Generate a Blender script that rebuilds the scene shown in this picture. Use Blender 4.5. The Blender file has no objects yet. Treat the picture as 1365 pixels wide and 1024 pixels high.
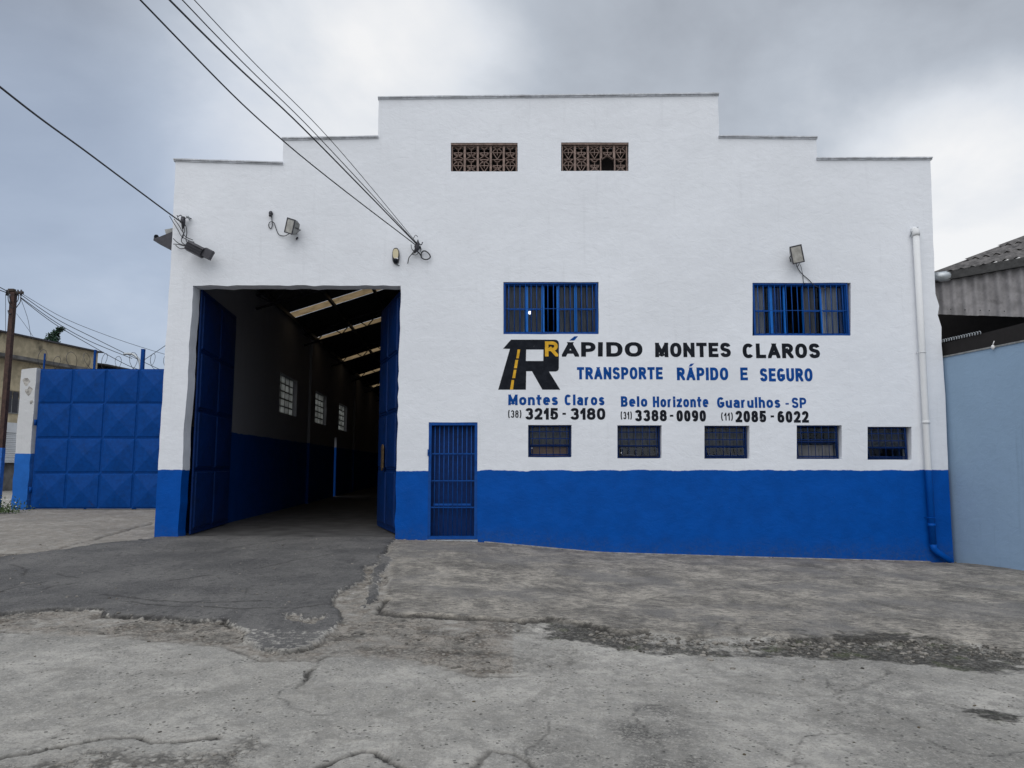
import bpy, bmesh, math, random
import numpy as np
from mathutils import Vector, Matrix
from mathutils.geometry import delaunay_2d_cdt
R = math.radians
random.seed(7)
sc = bpy.context.scene
C = sc.collection

# ------------------------------------------------------------------ camera
FPX, EYE, PITCH = 960.0, 1.6, math.atan(108/960)
cam_d = bpy.data.cameras.new('camera'); cam = bpy.data.objects.new('camera', cam_d); C.objects.link(cam)
cam.location = (0, 0, EYE); cam.rotation_euler = (R(90)+PITCH, 0, 0)
cam_d.sensor_width = 36; cam_d.lens = 36*FPX/1365; cam_d.clip_end = 2000; cam_d.clip_start = .05
sc.camera = cam

# ------------------------------------------------------------------ light
SUN_EL, SUN_AZ = 48, -18          # veiled sun behind the camera, a little to its left
w = bpy.data.worlds.new("World"); sc.world = w; w.use_nodes = True
nt = w.node_tree; nt.nodes.clear()
def N(t, kind, **kw):
    n = t.nodes.new(kind)
    for k, v in kw.items():
        if k.startswith('_'):
            setattr(n, k[1:], v)
        else:
            key = int(k[1:]) if k[0] == 'i' and k[1:].isdigit() else k
            n.inputs[key].default_value = v
    return n
def math_(t, op, a, b=None, c=None, clamp=False):
    n = t.nodes.new('ShaderNodeMath'); n.operation = op; n.use_clamp = clamp
    for i, v in enumerate((a, b, c)):
        if v is None: continue
        if isinstance(v, (int, float)): n.inputs[i].default_value = v
        else: t.links.new(v, n.inputs[i])
    return n.outputs[0]
def mapr(t, v, a, b, c, d, smooth=True):
    n = t.nodes.new('ShaderNodeMapRange'); n.interpolation_type = 'SMOOTHSTEP' if smooth else 'LINEAR'
    t.links.new(v, n.inputs[0])
    for i, x in enumerate((a, b, c, d)): n.inputs[i+1].default_value = x
    return n.outputs[0]
def mix(t, f, a, b, mode='MIX'):
    n = t.nodes.new('ShaderNodeMix'); n.data_type = 'RGBA'; n.blend_type = mode
    for sock, v in ((n.inputs[0], f), (n.inputs[6], a), (n.inputs[7], b)):
        if isinstance(v, (int, float)): sock.default_value = v
        elif isinstance(v, tuple): sock.default_value = (*v, 1) if len(v) == 3 else v
        else: t.links.new(v, sock)
    return n.outputs[2]
tc = nt.nodes.new('ShaderNodeTexCoord')
sep = nt.nodes.new('ShaderNodeSeparateXYZ'); nt.links.new(tc.outputs['Generated'], sep.inputs[0])
zc = math_(nt, 'MAXIMUM', sep.outputs[2], 0.0)
den = math_(nt, 'ADD', zc, .35)
cx = math_(nt, 'DIVIDE', sep.outputs[0], den); cy = math_(nt, 'DIVIDE', sep.outputs[1], den)
cmb = nt.nodes.new('ShaderNodeCombineXYZ'); nt.links.new(cx, cmb.inputs[0]); nt.links.new(cy, cmb.inputs[1])
n1 = N(nt, 'ShaderNodeTexNoise', Scale=2.1, Detail=8.0, Roughness=.55, Distortion=.25); nt.links.new(cmb.outputs[0], n1.inputs['Vector'])
n2 = N(nt, 'ShaderNodeTexNoise', Scale=.7, Detail=3.0, Roughness=.5); nt.links.new(cmb.outputs[0], n2.inputs['Vector'])
nn = math_(nt, 'ADD', math_(nt, 'MULTIPLY', n1.outputs[0], .6), math_(nt, 'MULTIPLY', n2.outputs[0], .4))
def pixdir(px, py):
    u, v = (px-682.5)/FPX, (512-py)/FPX
    d = Vector((u, math.cos(PITCH)-v*math.sin(PITCH), math.sin(PITCH)+v*math.cos(PITCH)))
    return d.normalized()
def blob(px, py, deg0, deg1):
    d = pixdir(px, py)
    vm = nt.nodes.new('ShaderNodeVectorMath'); vm.operation = 'DOT_PRODUCT'
    nt.links.new(tc.outputs['Generated'], vm.inputs[0]); vm.inputs[1].default_value = d
    return mapr(nt, vm.outputs['Value'], math.cos(R(deg0)), math.cos(R(deg1)), 0, 1)
nn = mapr(nt, nn, .36, .64, .34, .69, smooth=False)
b = math_(nt, 'ADD', nn, math_(nt, 'MULTIPLY', blob(450, 120, 17, 1), .34))        # the brighter break in the cloud
b = math_(nt, 'ADD', b, math_(nt, 'MULTIPLY', blob(1310, 310, 12, 2), .30))
b = math_(nt, 'ADD', b, math_(nt, 'MULTIPLY', blob(760, -40, 22, 3), -.02))
b = math_(nt, 'ADD', b, math_(nt, 'MULTIPLY', blob(60, -10, 20, 3), -.14))
f = mapr(nt, b, .30, .86, 0, 1, smooth=False)
ramp = nt.nodes.new('ShaderNodeValToRGB'); nt.links.new(f, ramp.inputs[0])
e = ramp.color_ramp.elements
e[0].position = 0; e[0].color = (.315, .340, .385, 1); e[1].position = 1; e[1].color = (1.0, 1.0, 1.0, 1)
m_ = ramp.color_ramp.elements.new(.42); m_.color = (.53, .575, .64, 1)
m_ = ramp.color_ramp.elements.new(.72); m_.color = (.80, .835, .885, 1)
skyc = mix(nt, math_(nt, 'MULTIPLY', blob(40, 400, 26, 4), .6), ramp.outputs[0], (.40, .50, .68))  # blue showing thinly low on the left
zen = mapr(nt, zc, .55, 1.0, 1.0, 1.7)
bg2 = nt.nodes.new('ShaderNodeBackground'); nt.links.new(skyc, bg2.inputs[0]); nt.links.new(zen, bg2.inputs[1])
sky = N(nt, 'ShaderNodeTexSky', _sky_type='NISHITA', _sun_disc=False, _sun_elevation=R(SUN_EL), _sun_rotation=R(180+SUN_AZ))
bg1 = N(nt, 'ShaderNodeBackground', Strength=.09); nt.links.new(sky.outputs[0], bg1.inputs[0])
ms = N(nt, 'ShaderNodeMixShader', Fac=.88); nt.links.new(bg1.outputs[0], ms.inputs[1]); nt.links.new(bg2.outputs[0], ms.inputs[2])
wo = nt.nodes.new('ShaderNodeOutputWorld'); nt.links.new(ms.outputs[0], wo.inputs[0])

sd = bpy.data.lights.new('sun', 'SUN'); sd.energy = 1.48; sd.angle = R(70); sd.color = (1, .97, .93)
so = bpy.data.objects.new('sun', sd); C.objects.link(so)
az = R(SUN_AZ)                     # light comes from (sin, -cos)
sv = Vector((math.sin(az)*math.cos(R(SUN_EL)), -math.cos(az)*math.cos(R(SUN_EL)), math.sin(R(SUN_EL))))
so.rotation_euler = sv.to_track_quat('Z', 'Y').to_euler(); so.location = sv*40
sc.view_settings.view_transform = 'Standard'; sc.view_settings.look = 'None'
sc.view_settings.exposure = 0; sc.view_settings.gamma = 1; sc.view_settings.use_curve_mapping = False
sc.cycles.max_bounces = 8

# ------------------------------------------------------------------ measuring helpers
YF = 13.3                                                          # distance of the front wall
def PT(px, py, Y):                                                 # a point of the photo at a known distance
    d = pixdir(px, py); k = Y/d.y
    return Vector((d.x*k, Y, EYE+d.z*k))
def F(px, py, Y=YF):
    p = PT(px, py, Y); return (p.x, p.z)
BX = [-30, -6.5, -2.1, -.58, 1.6, 4.3, 8.0, 30]
BZ = [.33, .285, .262, .215, .02, -.06, -.155, -.25]
def gz(x, y):
    """height of the ground; works on arrays"""
    base = np.interp(x, BX, BZ)
    near = np.interp(x, [-12, 0, 12], [.10, 0, -.10])
    t = np.clip((y-3.5)/(YF-3.5), 0, 1)
    z = near*(1-t)+base*t
    far = np.clip((y-YF)/6.7, 0, 1)*.09
    return z+np.where(x < -2, far, 0)
def G(px, py):
    Y = 8.0
    d = pixdir(px, py)
    for _ in range(30):
        x = d.x/d.y*Y
        z = float(gz(np.array([x]), np.array([Y]))[0])
        Y = .5*Y+.5*max(2.0, min(40, (z-EYE)*d.y/d.z))
    return (d.x/d.y*Y, Y)

# ------------------------------------------------------------------ object helpers
W = {}
def tag(o, label=None, cat=None, group=None, kind=None):
    if label: o['label'] = label
    if cat: o['category'] = cat
    if group: o['group'] = group
    if kind: o['kind'] = kind
    return o
def place(o, parent, loc):
    loc = Vector(loc); C.objects.link(o); o.location = loc; W[o.name] = loc
    if parent is not None:
        o.parent = parent; o.matrix_parent_inverse = Matrix.Translation(-W[parent.name])
def empty(name, loc, label, cat, group=None):
    o = bpy.data.objects.new(name, None); o.empty_display_size = .2
    place(o, None, loc); return tag(o, label, cat, group)
class MB:
    def __init__(s): s.v = []; s.f = []; s.sm = []
    def add(s, vs, fs, smooth=False):
        b = len(s.v); s.v += [tuple(v) for v in vs]
        for f in fs: s.f.append([i+b for i in f]); s.sm.append(smooth)
        return s
    def box(s, a, b, m=None):
        x0, y0, z0 = a; x1, y1, z1 = b
        vs = [(x0,y0,z0),(x1,y0,z0),(x1,y1,z0),(x0,y1,z0),(x0,y0,z1),(x1,y0,z1),(x1,y1,z1),(x0,y1,z1)]
        if m: vs = [m(*v) for v in vs]
        return s.add(vs, [(0,3,2,1),(4,5,6,7),(0,1,5,4),(1,2,6,5),(2,3,7,6),(3,0,4,7)])
    def obox(s, c, ax, ay, az_, hx, hy, hz):
        c = Vector(c)
        return s.box((-hx,-hy,-hz), (hx,hy,hz), lambda x,y,z: c+ax*x+ay*y+az_*z)
    def tube(s, pts, r, n=8, cap=True):
        pts = [Vector(p) for p in pts]; rs = r if isinstance(r, (list, tuple)) else [r]*len(pts)
        vs = []; fs = []; up = None
        for i, p in enumerate(pts):
            t = (pts[min(i+1, len(pts)-1)]-pts[max(i-1, 0)])
            if t.length < 1e-9: t = Vector((0,0,1))
            t.normalize()
            if up is None:
                up = Vector((0,0,1)) if abs(t.z) < .9 else Vector((1,0,0))
            a = (up-t*up.dot(t))
            if a.length < 1e-6: a = t.orthogonal()
            a.normalize(); up = a; b = t.cross(a)
            for k in range(n):
                q = 2*math.pi*k/n
                vs.append(p+(a*math.cos(q)+b*math.sin(q))*rs[i])
        for i in range(len(pts)-1):
            for k in range(n):
                fs.append((i*n+k, i*n+(k+1)%n, (i+1)*n+(k+1)%n, (i+1)*n+k))
        if cap: fs += [tuple(range(n))[::-1], tuple((len(pts)-1)*n+k for k in range(n))]
        return s.add(vs, fs, True)
    def ball(s, c, r, n=10, sq=(1,1,1)):
        vs = []; fs = []; m = n//2
        for i in range(m+1):
            th = math.pi*i/m
            for k in range(n):
                ph = 2*math.pi*k/n
                vs.append((c[0]+r*sq[0]*math.sin(th)*math.cos(ph), c[1]+r*sq[1]*math.sin(th)*math.sin(ph), c[2]+r*sq[2]*math.cos(th)))
        for i in range(m):
            for k in range(n): fs.append((i*n+k, i*n+(k+1)%n, (i+1)*n+(k+1)%n, (i+1)*n+k))
        return s.add(vs, fs, True)
    def prism(s, pts, m0, m1):
        """outline pts (2d) extruded between the mappings m0 and m1"""
        n = len(pts); vs = [m0(*p) for p in pts]+[m1(*p) for p in pts]
        return s.add(vs, [tuple(range(n)), tuple(range(2*n-1, n-1, -1))]+[(i, n+i, n+(i+1)%n, (i+1)%n) for i in range(n)])
    def build(s, name, mat, parent=None, origin='c', raw=False):
        me = bpy.data.meshes.new(name)
        v = np.array(s.v, dtype=float)
        if raw: o0 = np.zeros(3)
        else:
            lo, hi = v.min(0), v.max(0); o0 = (lo+hi)/2
            if parent is None: o0[2] = lo[2]
        me.from_pydata((v-o0).tolist(), [], s.f); me.polygons.foreach_set('use_smooth', s.sm)
        if mat: me.materials.append(mat)
        bm = bmesh.new(); bm.from_mesh(me); bmesh.ops.recalc_face_normals(bm, faces=bm.faces); bm.to_mesh(me); bm.free()
        o = bpy.data.objects.new(name, me)
        place(o, parent, o0)
        return o
def inst(proto, loc, parent=None):
    o = proto.copy(); place(o, parent, loc); return o
def bez(p0, p1, p2, p3, n=14):
    p0, p1, p2, p3 = map(Vector, (p0, p1, p2, p3))
    return [p0*(1-t)**3+p1*3*t*(1-t)**2+p2*3*t*t*(1-t)+p3*t**3 for t in [i/n for i in range(n+1)]]
def spline(pts, n=6):
    pts = [Vector(p) for p in pts]; out = []
    for i in range(len(pts)-1):
        a, b, c, d = pts[max(i-1,0)], pts[i], pts[i+1], pts[min(i+2, len(pts)-1)]
        for k in range(n):
            t = k/n
            out.append(.5*((2*b)+(c-a)*t+(2*a-5*b+4*c-d)*t*t+(3*b-a-3*c+d)*t**3))
    out.append(pts[-1]); return out

# ------------------------------------------------------------------ materials
def new_mat(name):
    m = bpy.data.materials.new(name); m.use_nodes = True; t = m.node_tree; t.nodes.clear()
    bs = t.nodes.new('ShaderNodeBsdfPrincipled'); o = t.nodes.new('ShaderNodeOutputMaterial'); t.links.new(bs.outputs[0], o.inputs[0])
    return m, t, bs
def pos(t, scale=(1,1,1), local=False):
    if local: v = t.nodes.new('ShaderNodeTexCoord').outputs['Object']
    else: v = t.nodes.new('ShaderNodeNewGeometry').outputs['Position']
    mp = t.nodes.new('ShaderNodeMapping'); mp.inputs['Scale'].default_value = scale; t.links.new(v, mp.inputs[0])
    return mp.outputs[0]
def noise(t, vec, scale, detail=4, rough=.55, dist=0):
    n = N(t, 'ShaderNodeTexNoise', Scale=scale, Detail=detail, Roughness=rough, Distortion=dist); t.links.new(vec, n.inputs['Vector'])
    return n.outputs[0]
def vor(t, vec, scale, feature='F1', out='Distance'):
    n = N(t, 'ShaderNodeTexVoronoi', _feature=feature, Scale=scale); t.links.new(vec, n.inputs['Vector'])
    return n.outputs[out]
def bump(t, bs, h, strength=.4, dist=.01, prev=None):
    n = N(t, 'ShaderNodeBump', Strength=strength, Distance=dist); t.links.new(h, n.inputs['Height'])
    if prev: t.links.new(prev, n.inputs['Normal'])
    if bs: t.links.new(n.outputs[0], bs.inputs['Normal'])
    return n.outputs[0]
def simple(name, col, rough=.6, metal=0, var=.15, nscale=12, bumps=.15, dirt=None, dirt_amt=.3, dscale=3, coat=0, spec=.5):
    m, t, bs = new_mat(name); p = pos(t)
    n = noise(t, p, nscale, 5)
    lo = tuple(c*(1-var) for c in col); hi = tuple(min(1, c*(1+var)) for c in col)
    c = mix(t, mapr(t, n, .3, .7, 0, 1), lo, hi)
    if dirt:
        d = mapr(t, noise(t, p, dscale, 6, .65), .5, .72, 0, dirt_amt)
        c = mix(t, d, c, dirt)
    t.links.new(c, bs.inputs['Base Color']); bs.inputs['Roughness'].default_value = rough; bs.inputs['Metallic'].default_value = metal
    bs.inputs['Coat Weight'].default_value = coat; bs.inputs['Specular IOR Level'].default_value = spec
    if bumps: bump(t, bs, noise(t, p, nscale*4, 3), bumps, .004)
    return m
BLUE = (.0005, .074, .365)
WHITE = (.80, .825, .87)
def wall_relief(t, bs, p, strength):
    h1 = noise(t, pos(t, (1, 1, 1.7)), 5.5, 5, .62, .6); h2 = noise(t, p, 34, 4, .6); h3 = noise(t, p, 1.1, 3, .5)
    h4 = mapr(t, noise(t, pos(t, (1, 1, 1.4)), 2.3, 6, .6, 1.6), .46, .54, 0, 1)          # edges of skim coats
    nb = bump(t, None, h3, .35*strength, .10)
    nb = bump(t, None, h4, .25*strength, .006, nb)
    nb = bump(t, None, h1, .22*strength, .03, nb)
    bump(t, bs, h2, .35*strength, .006, nb)
def sign_paint(name, col):
    m, t, bs = new_mat(name); p = pos(t)
    c = mix(t, mapr(t, noise(t, p, 7, 5, .65), .35, .7, 0, .8), col, tuple(x*1.5+.006 for x in col))
    c = mix(t, mapr(t, noise(t, pos(t, (1, 1, .5)), 26, 6, .75), .62, .74, 0, .45), c, tuple(x*.4+.28 for x in col))
    t.links.new(c, bs.inputs['Base Color']); bs.inputs['Roughness'].default_value = .8; bs.inputs['Specular IOR Level'].default_value = .12
    wall_relief(t, bs, p, .8); return m
def plaster(name, zline, white=WHITE, blue=BLUE, strength=.8, grime=.25, foot=0):
    """painted render: white over blue, the line between brushed by hand"""
    m, t, bs = new_mat(name); p = pos(t)
    se = t.nodes.new('ShaderNodeSeparateXYZ'); t.links.new(p, se.inputs[0])
    wob = math_(t, 'MULTIPLY', math_(t, 'SUBTRACT', noise(t, p, 2.2, 5, .6), .5), .09)
    f = mapr(t, math_(t, 'ADD', se.outputs[2], wob), zline-.006, zline+.006, 0, 1, False)
    big = noise(t, p, .45, 4, .6)
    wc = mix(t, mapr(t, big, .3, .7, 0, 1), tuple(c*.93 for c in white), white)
    fine = mapr(t, noise(t, p, 9, 6, .7), .35, .7, 0, 1)
    wc = mix(t, math_(t, 'MULTIPLY', fine, .16), wc, tuple(c*.80 for c in white))
    # rain streaks and faint rust stains
    ps = pos(t, (3.2, 3.2, .22)); st = mapr(t, noise(t, ps, 2.4, 6, .6), .56, .78, 0, grime)
    wc = mix(t, st, wc, tuple(c*.66 for c in white))
    if foot:                                            # mud splashed up from the yard
        px_ = mapr(t, se.outputs[0], -.6, 2.4, .24, .0); zz = math_(t, 'SUBTRACT', se.outputs[2], px_)
        fd_ = math_(t, 'MULTIPLY', mapr(t, math_(t, 'ADD', zz, math_(t, 'MULTIPLY', noise(t, p, 3, 6, .7), .5)), .12, .62, 1, 0), mapr(t, noise(t, p, 22, 5, .75), .4, .65, .1, 1))
    bc = mix(t, mapr(t, noise(t, p, 3, 5, .6), .3, .7, 0, 1), tuple(c*.90 for c in blue), tuple(c*1.06 for c in blue))
    bc = mix(t, mapr(t, noise(t, pos(t, (5, 5, 1)), 5, 6, .7), .62, .8, 0, .22), bc, (.03, .13, .42))
    if foot: bc = mix(t, math_(t, 'MULTIPLY', fd_, foot), bc, (.055, .085, .13)); bc = mix(t, mapr(t, noise(t, p, 40, 3, .7), .70, .74, 0, .5), bc, (.3, .36, .45))
    t.links.new(mix(t, f, bc, wc), bs.inputs['Base Color'])
    t.links.new(mapr(t, f, 0, 1, .5, .82), bs.inputs['Roughness'])
    t.links.new(mapr(t, f, 0, 1, .10, .2), bs.inputs['Specular IOR Level'])
    wall_relief(t, bs, p, strength)
    return m
ZB = F(700, 627)[1]
M = {}
M['wall'] = plaster('front_plaster', ZB, grime=.22, foot=.42)
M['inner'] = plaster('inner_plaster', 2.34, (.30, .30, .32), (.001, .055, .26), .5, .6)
M['trim'] = simple('cap_mortar', (.58, .60, .64), .8, var=.2, dirt=(.2, .2, .2), dirt_amt=.7)
M['blue_metal'] = simple('blue_enamel', (.001, .058, .27), .5, var=.12, spec=.2, dirt=(.002, .02, .09), dirt_amt=.5, dscale=5)
M['blue_bright'] = simple('blue_sash_enamel', (.003, .15, .56), .4, var=.08, spec=.3)
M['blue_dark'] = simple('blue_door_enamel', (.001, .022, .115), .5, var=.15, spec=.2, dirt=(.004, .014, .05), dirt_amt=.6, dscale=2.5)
M['gate_blue'] = simple('blue_gate_enamel', (.0005, .052, .25), .55, var=.12, spec=.12, dirt=(.001, .03, .13), dirt_amt=.4, dscale=2.2)
def add_rust(m, col, lo, hi, scale, amt):
    t = m.node_tree; bs = [n for n in t.nodes if n.type == 'BSDF_PRINCIPLED'][0]; src = bs.inputs['Base Color'].links[0].from_socket
    c = mix(t, mapr(t, noise(t, pos(t, (1, 1, .45)), scale, 7, .75), lo, hi, 0, amt), src, col); t.links.new(c, bs.inputs['Base Color'])
add_rust(M['gate_blue'], (.04, .03, .03), .62, .72, 3.5, .7); add_rust(M['gate_blue'], (.03, .10, .27), .60, .75, 1.3, .5)
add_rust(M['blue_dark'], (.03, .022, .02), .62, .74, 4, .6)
M['black'] = sign_paint('black_paint', (.008, .010, .015))
M['yellow'] = sign_paint('yellow_paint', (.60, .34, .03))
M['blue_paint'] = sign_paint('blue_lettering_paint', (.002, .052, .235))
M['cable'] = simple('cable_rubber', (.018, .02, .025), .5, bumps=0)
M['grey_metal'] = simple('grey_metal', (.27, .275, .27), .5, .3, var=.2, dirt=(.09,.08,.06), dirt_amt=.5, dscale=9)
M['dark_metal'] = simple('dark_metal', (.045, .045, .055), .5, .3, var=.2)
M['galv'] = simple('galvanised', (.45, .48, .50), .4, .6, var=.15)
M['terracotta'] = simple('dusty_terracotta', (.235, .172, .148), .9, var=.3, dirt=(.12, .07, .055), dirt_amt=.6, dscale=9)
M['shade_and_steel'] = simple('shade_and_steel_black', (.012, .010, .010), .9, bumps=0)  # near-black: painted shade inside openings, and the dark steel beam's own colour
M['room'] = simple('room_paint', (.16, .15, .14), .9)
M['curtain'] = simple('grey_curtain', (.55, .55, .60), .9, var=.12, nscale=4)
M['curtain_dark'] = simple('brown_grey_curtain', (.20, .185, .19), .9, var=.15, nscale=4)
M['curtain_blue'] = simple('blue_curtain', (.01, .09, .36), .8, var=.15, nscale=4)
M['timber'] = simple('dark_timber', (.05, .035, .025), .8)
M['roofing'] = simple('dark_roof_sheet', (.05, .05, .05), .9, var=.3)
M['rust'] = simple('rusty_post', (.055, .028, .022), .8, var=.35, dirt=(.02, .014, .012), dirt_amt=.6, dscale=7)
M['pvc'] = plaster('pvc_pipe', ZB, (.74, .75, .76), BLUE, .08, .15)
M['cream'] = simple('cream_plastic', (.62, .55, .36), .4, var=.05)
M['white_plastic'] = simple('white_plastic', (.7, .7, .7), .4, var=.05)
M['sill'] = simple('pale_cement', (.40, .42, .44), .85, var=.2, dirt=(.15,.14,.12), dirt_amt=.5)
M['brass'] = simple('tarnished_brown_plate', (.13, .085, .04), .6, .3, var=.3)
M['red'] = simple('faded_red_plastic', (.22, .03, .02), .6)

def glass_mat():
    m, t, bs = new_mat('dark_glass'); t.nodes.remove(bs)
    out = [n for n in t.nodes if n.type == 'OUTPUT_MATERIAL'][0]
    tr = N(t, 'ShaderNodeBsdfTransparent', Color=(.82, .85, .87, 1)); gl = N(t, 'ShaderNodeBsdfGlossy', Roughness=.05, Color=(.26, .29, .33, 1))
    fr = N(t, 'ShaderNodeFresnel', IOR=1.45); mx = t.nodes.new('ShaderNodeMixShader')
    t.links.new(math_(t, 'ADD', fr.outputs[0], .03), mx.inputs[0]); t.links.new(tr.outputs[0], mx.inputs[1]); t.links.new(gl.outputs[0], mx.inputs[2])
    p = pos(t); nb = bump(t, None, noise(t, p, 2.5, 2), .25, .02); t.links.new(nb, gl.inputs['Normal'])
    t.links.new(mx.outputs[0], out.inputs[0]); return m
M['glass'] = glass_mat()
def translucent(name, col, amt, dirt=0):
    m, t, bs = new_mat(name); out = [n for n in t.nodes if n.type == 'OUTPUT_MATERIAL'][0]
    p = pos(t); c = mix(t, mapr(t, noise(t, p, 2.5, 6, .65), .35, .75, 0, 1), col, tuple(x*.5 for x in col))
    tl = t.nodes.new('ShaderNodeBsdfTranslucent'); t.links.new(c, tl.inputs[0]); t.links.new(c, bs.inputs['Base Color'])
    mx = N(t, 'ShaderNodeMixShader', Fac=amt); t.links.new(bs.outputs[0], mx.inputs[1]); t.links.new(tl.outputs[0], mx.inputs[2]); t.links.new(mx.outputs[0], out.inputs[0])
    bs.inputs['Roughness'].default_value = .3
    return m
M['skylight'] = translucent('yellowed_fibreglass', (.26, .185, .10), .8)
M['glass_block'] = translucent('frosted_glass_block', (.85, .86, .82), .65)

def ground_mat():
    m, t, bs = new_mat('ground_surface'); p = pos(t)
    def at(name):
        n = t.nodes.new('ShaderNodeAttribute'); n.attribute_name = name; return n.outputs['Fac']
    asph, rough, pave, crack, moss, pore, brown = map(at, ('asph', 'rough', 'pave', 'crack', 'moss', 'pore', 'brown'))
    nf = noise(t, p, 55, 6, .7); nm = noise(t, p, 7, 6, .65); nb_ = noise(t, p, .9, 4, .6)
    nst = noise(t, pos(t, (1.25, 1, 1)), 4.2, 9, .78, .5)
    # lower slab: pale worn concrete with pores
    c1 = mix(t, mapr(t, nb_, .3, .7, 0, 1), (.315, .30, .27), (.50, .475, .43))
    c1 = mix(t, mapr(t, nm, .38, .62, 0, .6), c1, (.25, .243, .225))
    c1 = mix(t, mapr(t, noise(t, pos(t, (1, .6, 1)), 1.6, 9, .78, 1.2), .50, .60, 0, .5), c1, (.22, .21, .19))
    c1 = mix(t, mapr(t, noise(t, p, 38, 4, .8), .52, .62, 0, .55), c1, (.50, .48, .44))
    c1 = mix(t, mapr(t, nf, .45, .72, 0, .6), c1, (.16, .155, .145))
    c1 = mix(t, mapr(t, noise(t, p, 2.6, 7, .75, .8), .52, .66, 0, .5), c1, (.20, .19, .17))
    c1 = mix(t, mapr(t, noise(t, pos(t, (1, 1, 3)), 17, 6, .8), .54, .68, 0, .55), c1, (.13, .125, .115))
    pd = vor(t, p, 21)
    sel = mapr(t, noise(t, p, 5, 4), .40, .60, .06, .27)
    spot = math_(t, 'LESS_THAN', math_(t, 'ADD', pd, math_(t, 'MULTIPLY', noise(t, p, 60, 2), .08)), sel)
    c1 = mix(t, math_(t, 'MULTIPLY', spot, .8), c1, (.08, .076, .068))
    ppv = N(t, 'ShaderNodeTexNoise', Scale=30.0, Detail=5.0, Roughness=.8, Distortion=1.2); t.links.new(p, ppv.inputs['Vector'])
    pores = math_(t, 'MULTIPLY', mapr(t, ppv.outputs[0], .44, .53, 0, 1), pore)
    c1 = mix(t, math_(t, 'MULTIPLY', pores, .9), c1, (.085, .083, .078))
    # upper pavement: mottled grey-brown, streaked
    nw = noise(t, pos(t, (1, .8, 1)), 1.7, 10, .82, .3); nx2 = noise(t, pos(t, (1, 2.6, 1)), 9, 7, .75, .4)
    c2 = mix(t, mapr(t, nw, .36, .64, 0, 1), (.105, .098, .088), (.42, .385, .33))
    c2 = mix(t, mapr(t, nx2, .49, .60, 0, .85), c2, (.085, .078, .07))
    c2 = mix(t, mapr(t, nst, .52, .66, 0, .5), c2, (.13, .125, .12))
    c2 = mix(t, mapr(t, noise(t, p, .55, 5, .65), .48, .62, 0, .65), c2, (.15, .145, .142))
    c2 = mix(t, mapr(t, nf, .50, .72, 0, .55), c2, (.46, .44, .40))
    c2 = mix(t, mapr(t, noise(t, p, 80, 3, .7), .55, .7, 0, .5), c2, (.09, .085, .08))
    c = mix(t, pave, c1, c2)
    # broken-up aggregate
    vc = vor(t, p, 26, 'F1', 'Color'); vcs = t.nodes.new('ShaderNodeSeparateColor'); t.links.new(vc, vcs.inputs[0])
    vd = vor(t, p, 26)
    cr = mix(t, mapr(t, nm, .36, .64, 0, 1), (.22, .205, .18), (.44, .42, .38))
    wv = t.nodes.new('ShaderNodeVectorMath'); wv.operation = 'ADD'; nv = N(t, 'ShaderNodeTexNoise', Scale=6.0, Detail=5.0, Roughness=.7); t.links.new(p, nv.inputs['Vector'])
    sc_ = t.nodes.new('ShaderNodeVectorMath'); sc_.operation = 'SCALE'; sc_.inputs['Scale'].default_value = .35; t.links.new(nv.outputs['Color'], sc_.inputs[0])
    t.links.new(p, wv.inputs[0]); t.links.new(sc_.outputs[0], wv.inputs[1])
    ve = vor(t, wv.outputs[0], 7, 'DISTANCE_TO_EDGE')
    cr = mix(t, mapr(t, ve, .012, .05, .85, 0), cr, (.055, .05, .044))
    peb = mapr(t, noise(t, p, 4, 4, .7), .46, .58, 0, .85)
    cp = mix(t, vcs.outputs[0], (.15, .14, .12), (.44, .42, .38)); cp = mix(t, mapr(t, vd, .30, .55, 0, .9), cp, (.06, .055, .048))
    cr = mix(t, peb, cr, cp)
    cr = mix(t, mapr(t, nf, .46, .66, 0, .5), cr, (.10, .095, .085))
    c = mix(t, mapr(t, math_(t, 'ADD', rough, math_(t, 'MULTIPLY', math_(t, 'SUBTRACT', nm, .5), .9)), .25, .7, 0, .9), c, cr)
    c = mix(t, math_(t, 'MULTIPLY', brown, mapr(t, nm, .35, .65, .1, .8)), c, (.19, .145, .105))
    # asphalt
    ca = mix(t, mapr(t, nb_, .3, .7, 0, 1), (.070, .068, .068), (.145, .139, .132))
    ca = mix(t, mapr(t, noise(t, p, 120, 3, .7), .5, .68, 0, .65), ca, (.25, .245, .235))
    ca = mix(t, mapr(t, noise(t, pos(t, (1, .35, 1)), 2.6, 8, .72, .6), .52, .66, 0, .55), ca, (.058, .056, .058))
    ca = mix(t, mapr(t, noise(t, p, 1.1, 7, .7, 1.0), .54, .68, 0, .45), ca, (.19, .183, .172))
    ca = mix(t, mapr(t, nst, .55, .72, 0, .45), ca, (.055, .053, .055))
    c = mix(t, mapr(t, math_(t, 'ADD', asph, math_(t, 'MULTIPLY', math_(t, 'SUBTRACT', noise(t, p, 16, 6, .75), .5), 1.6)), .44, .56, 0, 1), c, ca)
    ca2 = mapr(t, noise(t, p, 14, 7, .85), .52, .60, 0, .75)
    c = mix(t, math_(t, 'MULTIPLY', ca2, mapr(t, asph, .5, .8, 0, 1)), c, (.045, .044, .045))
    ca3 = mapr(t, vor(t, p, 34), .14, .22, .75, 0)
    c = mix(t, math_(t, 'MULTIPLY', ca3, mapr(t, asph, .5, .8, 0, 1)), c, (.27, .262, .25))
    # moss and dirt
    mm = mapr(t, math_(t, 'ADD', moss, math_(t, 'MULTIPLY', math_(t, 'SUBTRACT', nm, .5), 1.7)), .26, .62, 0, .92)
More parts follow.
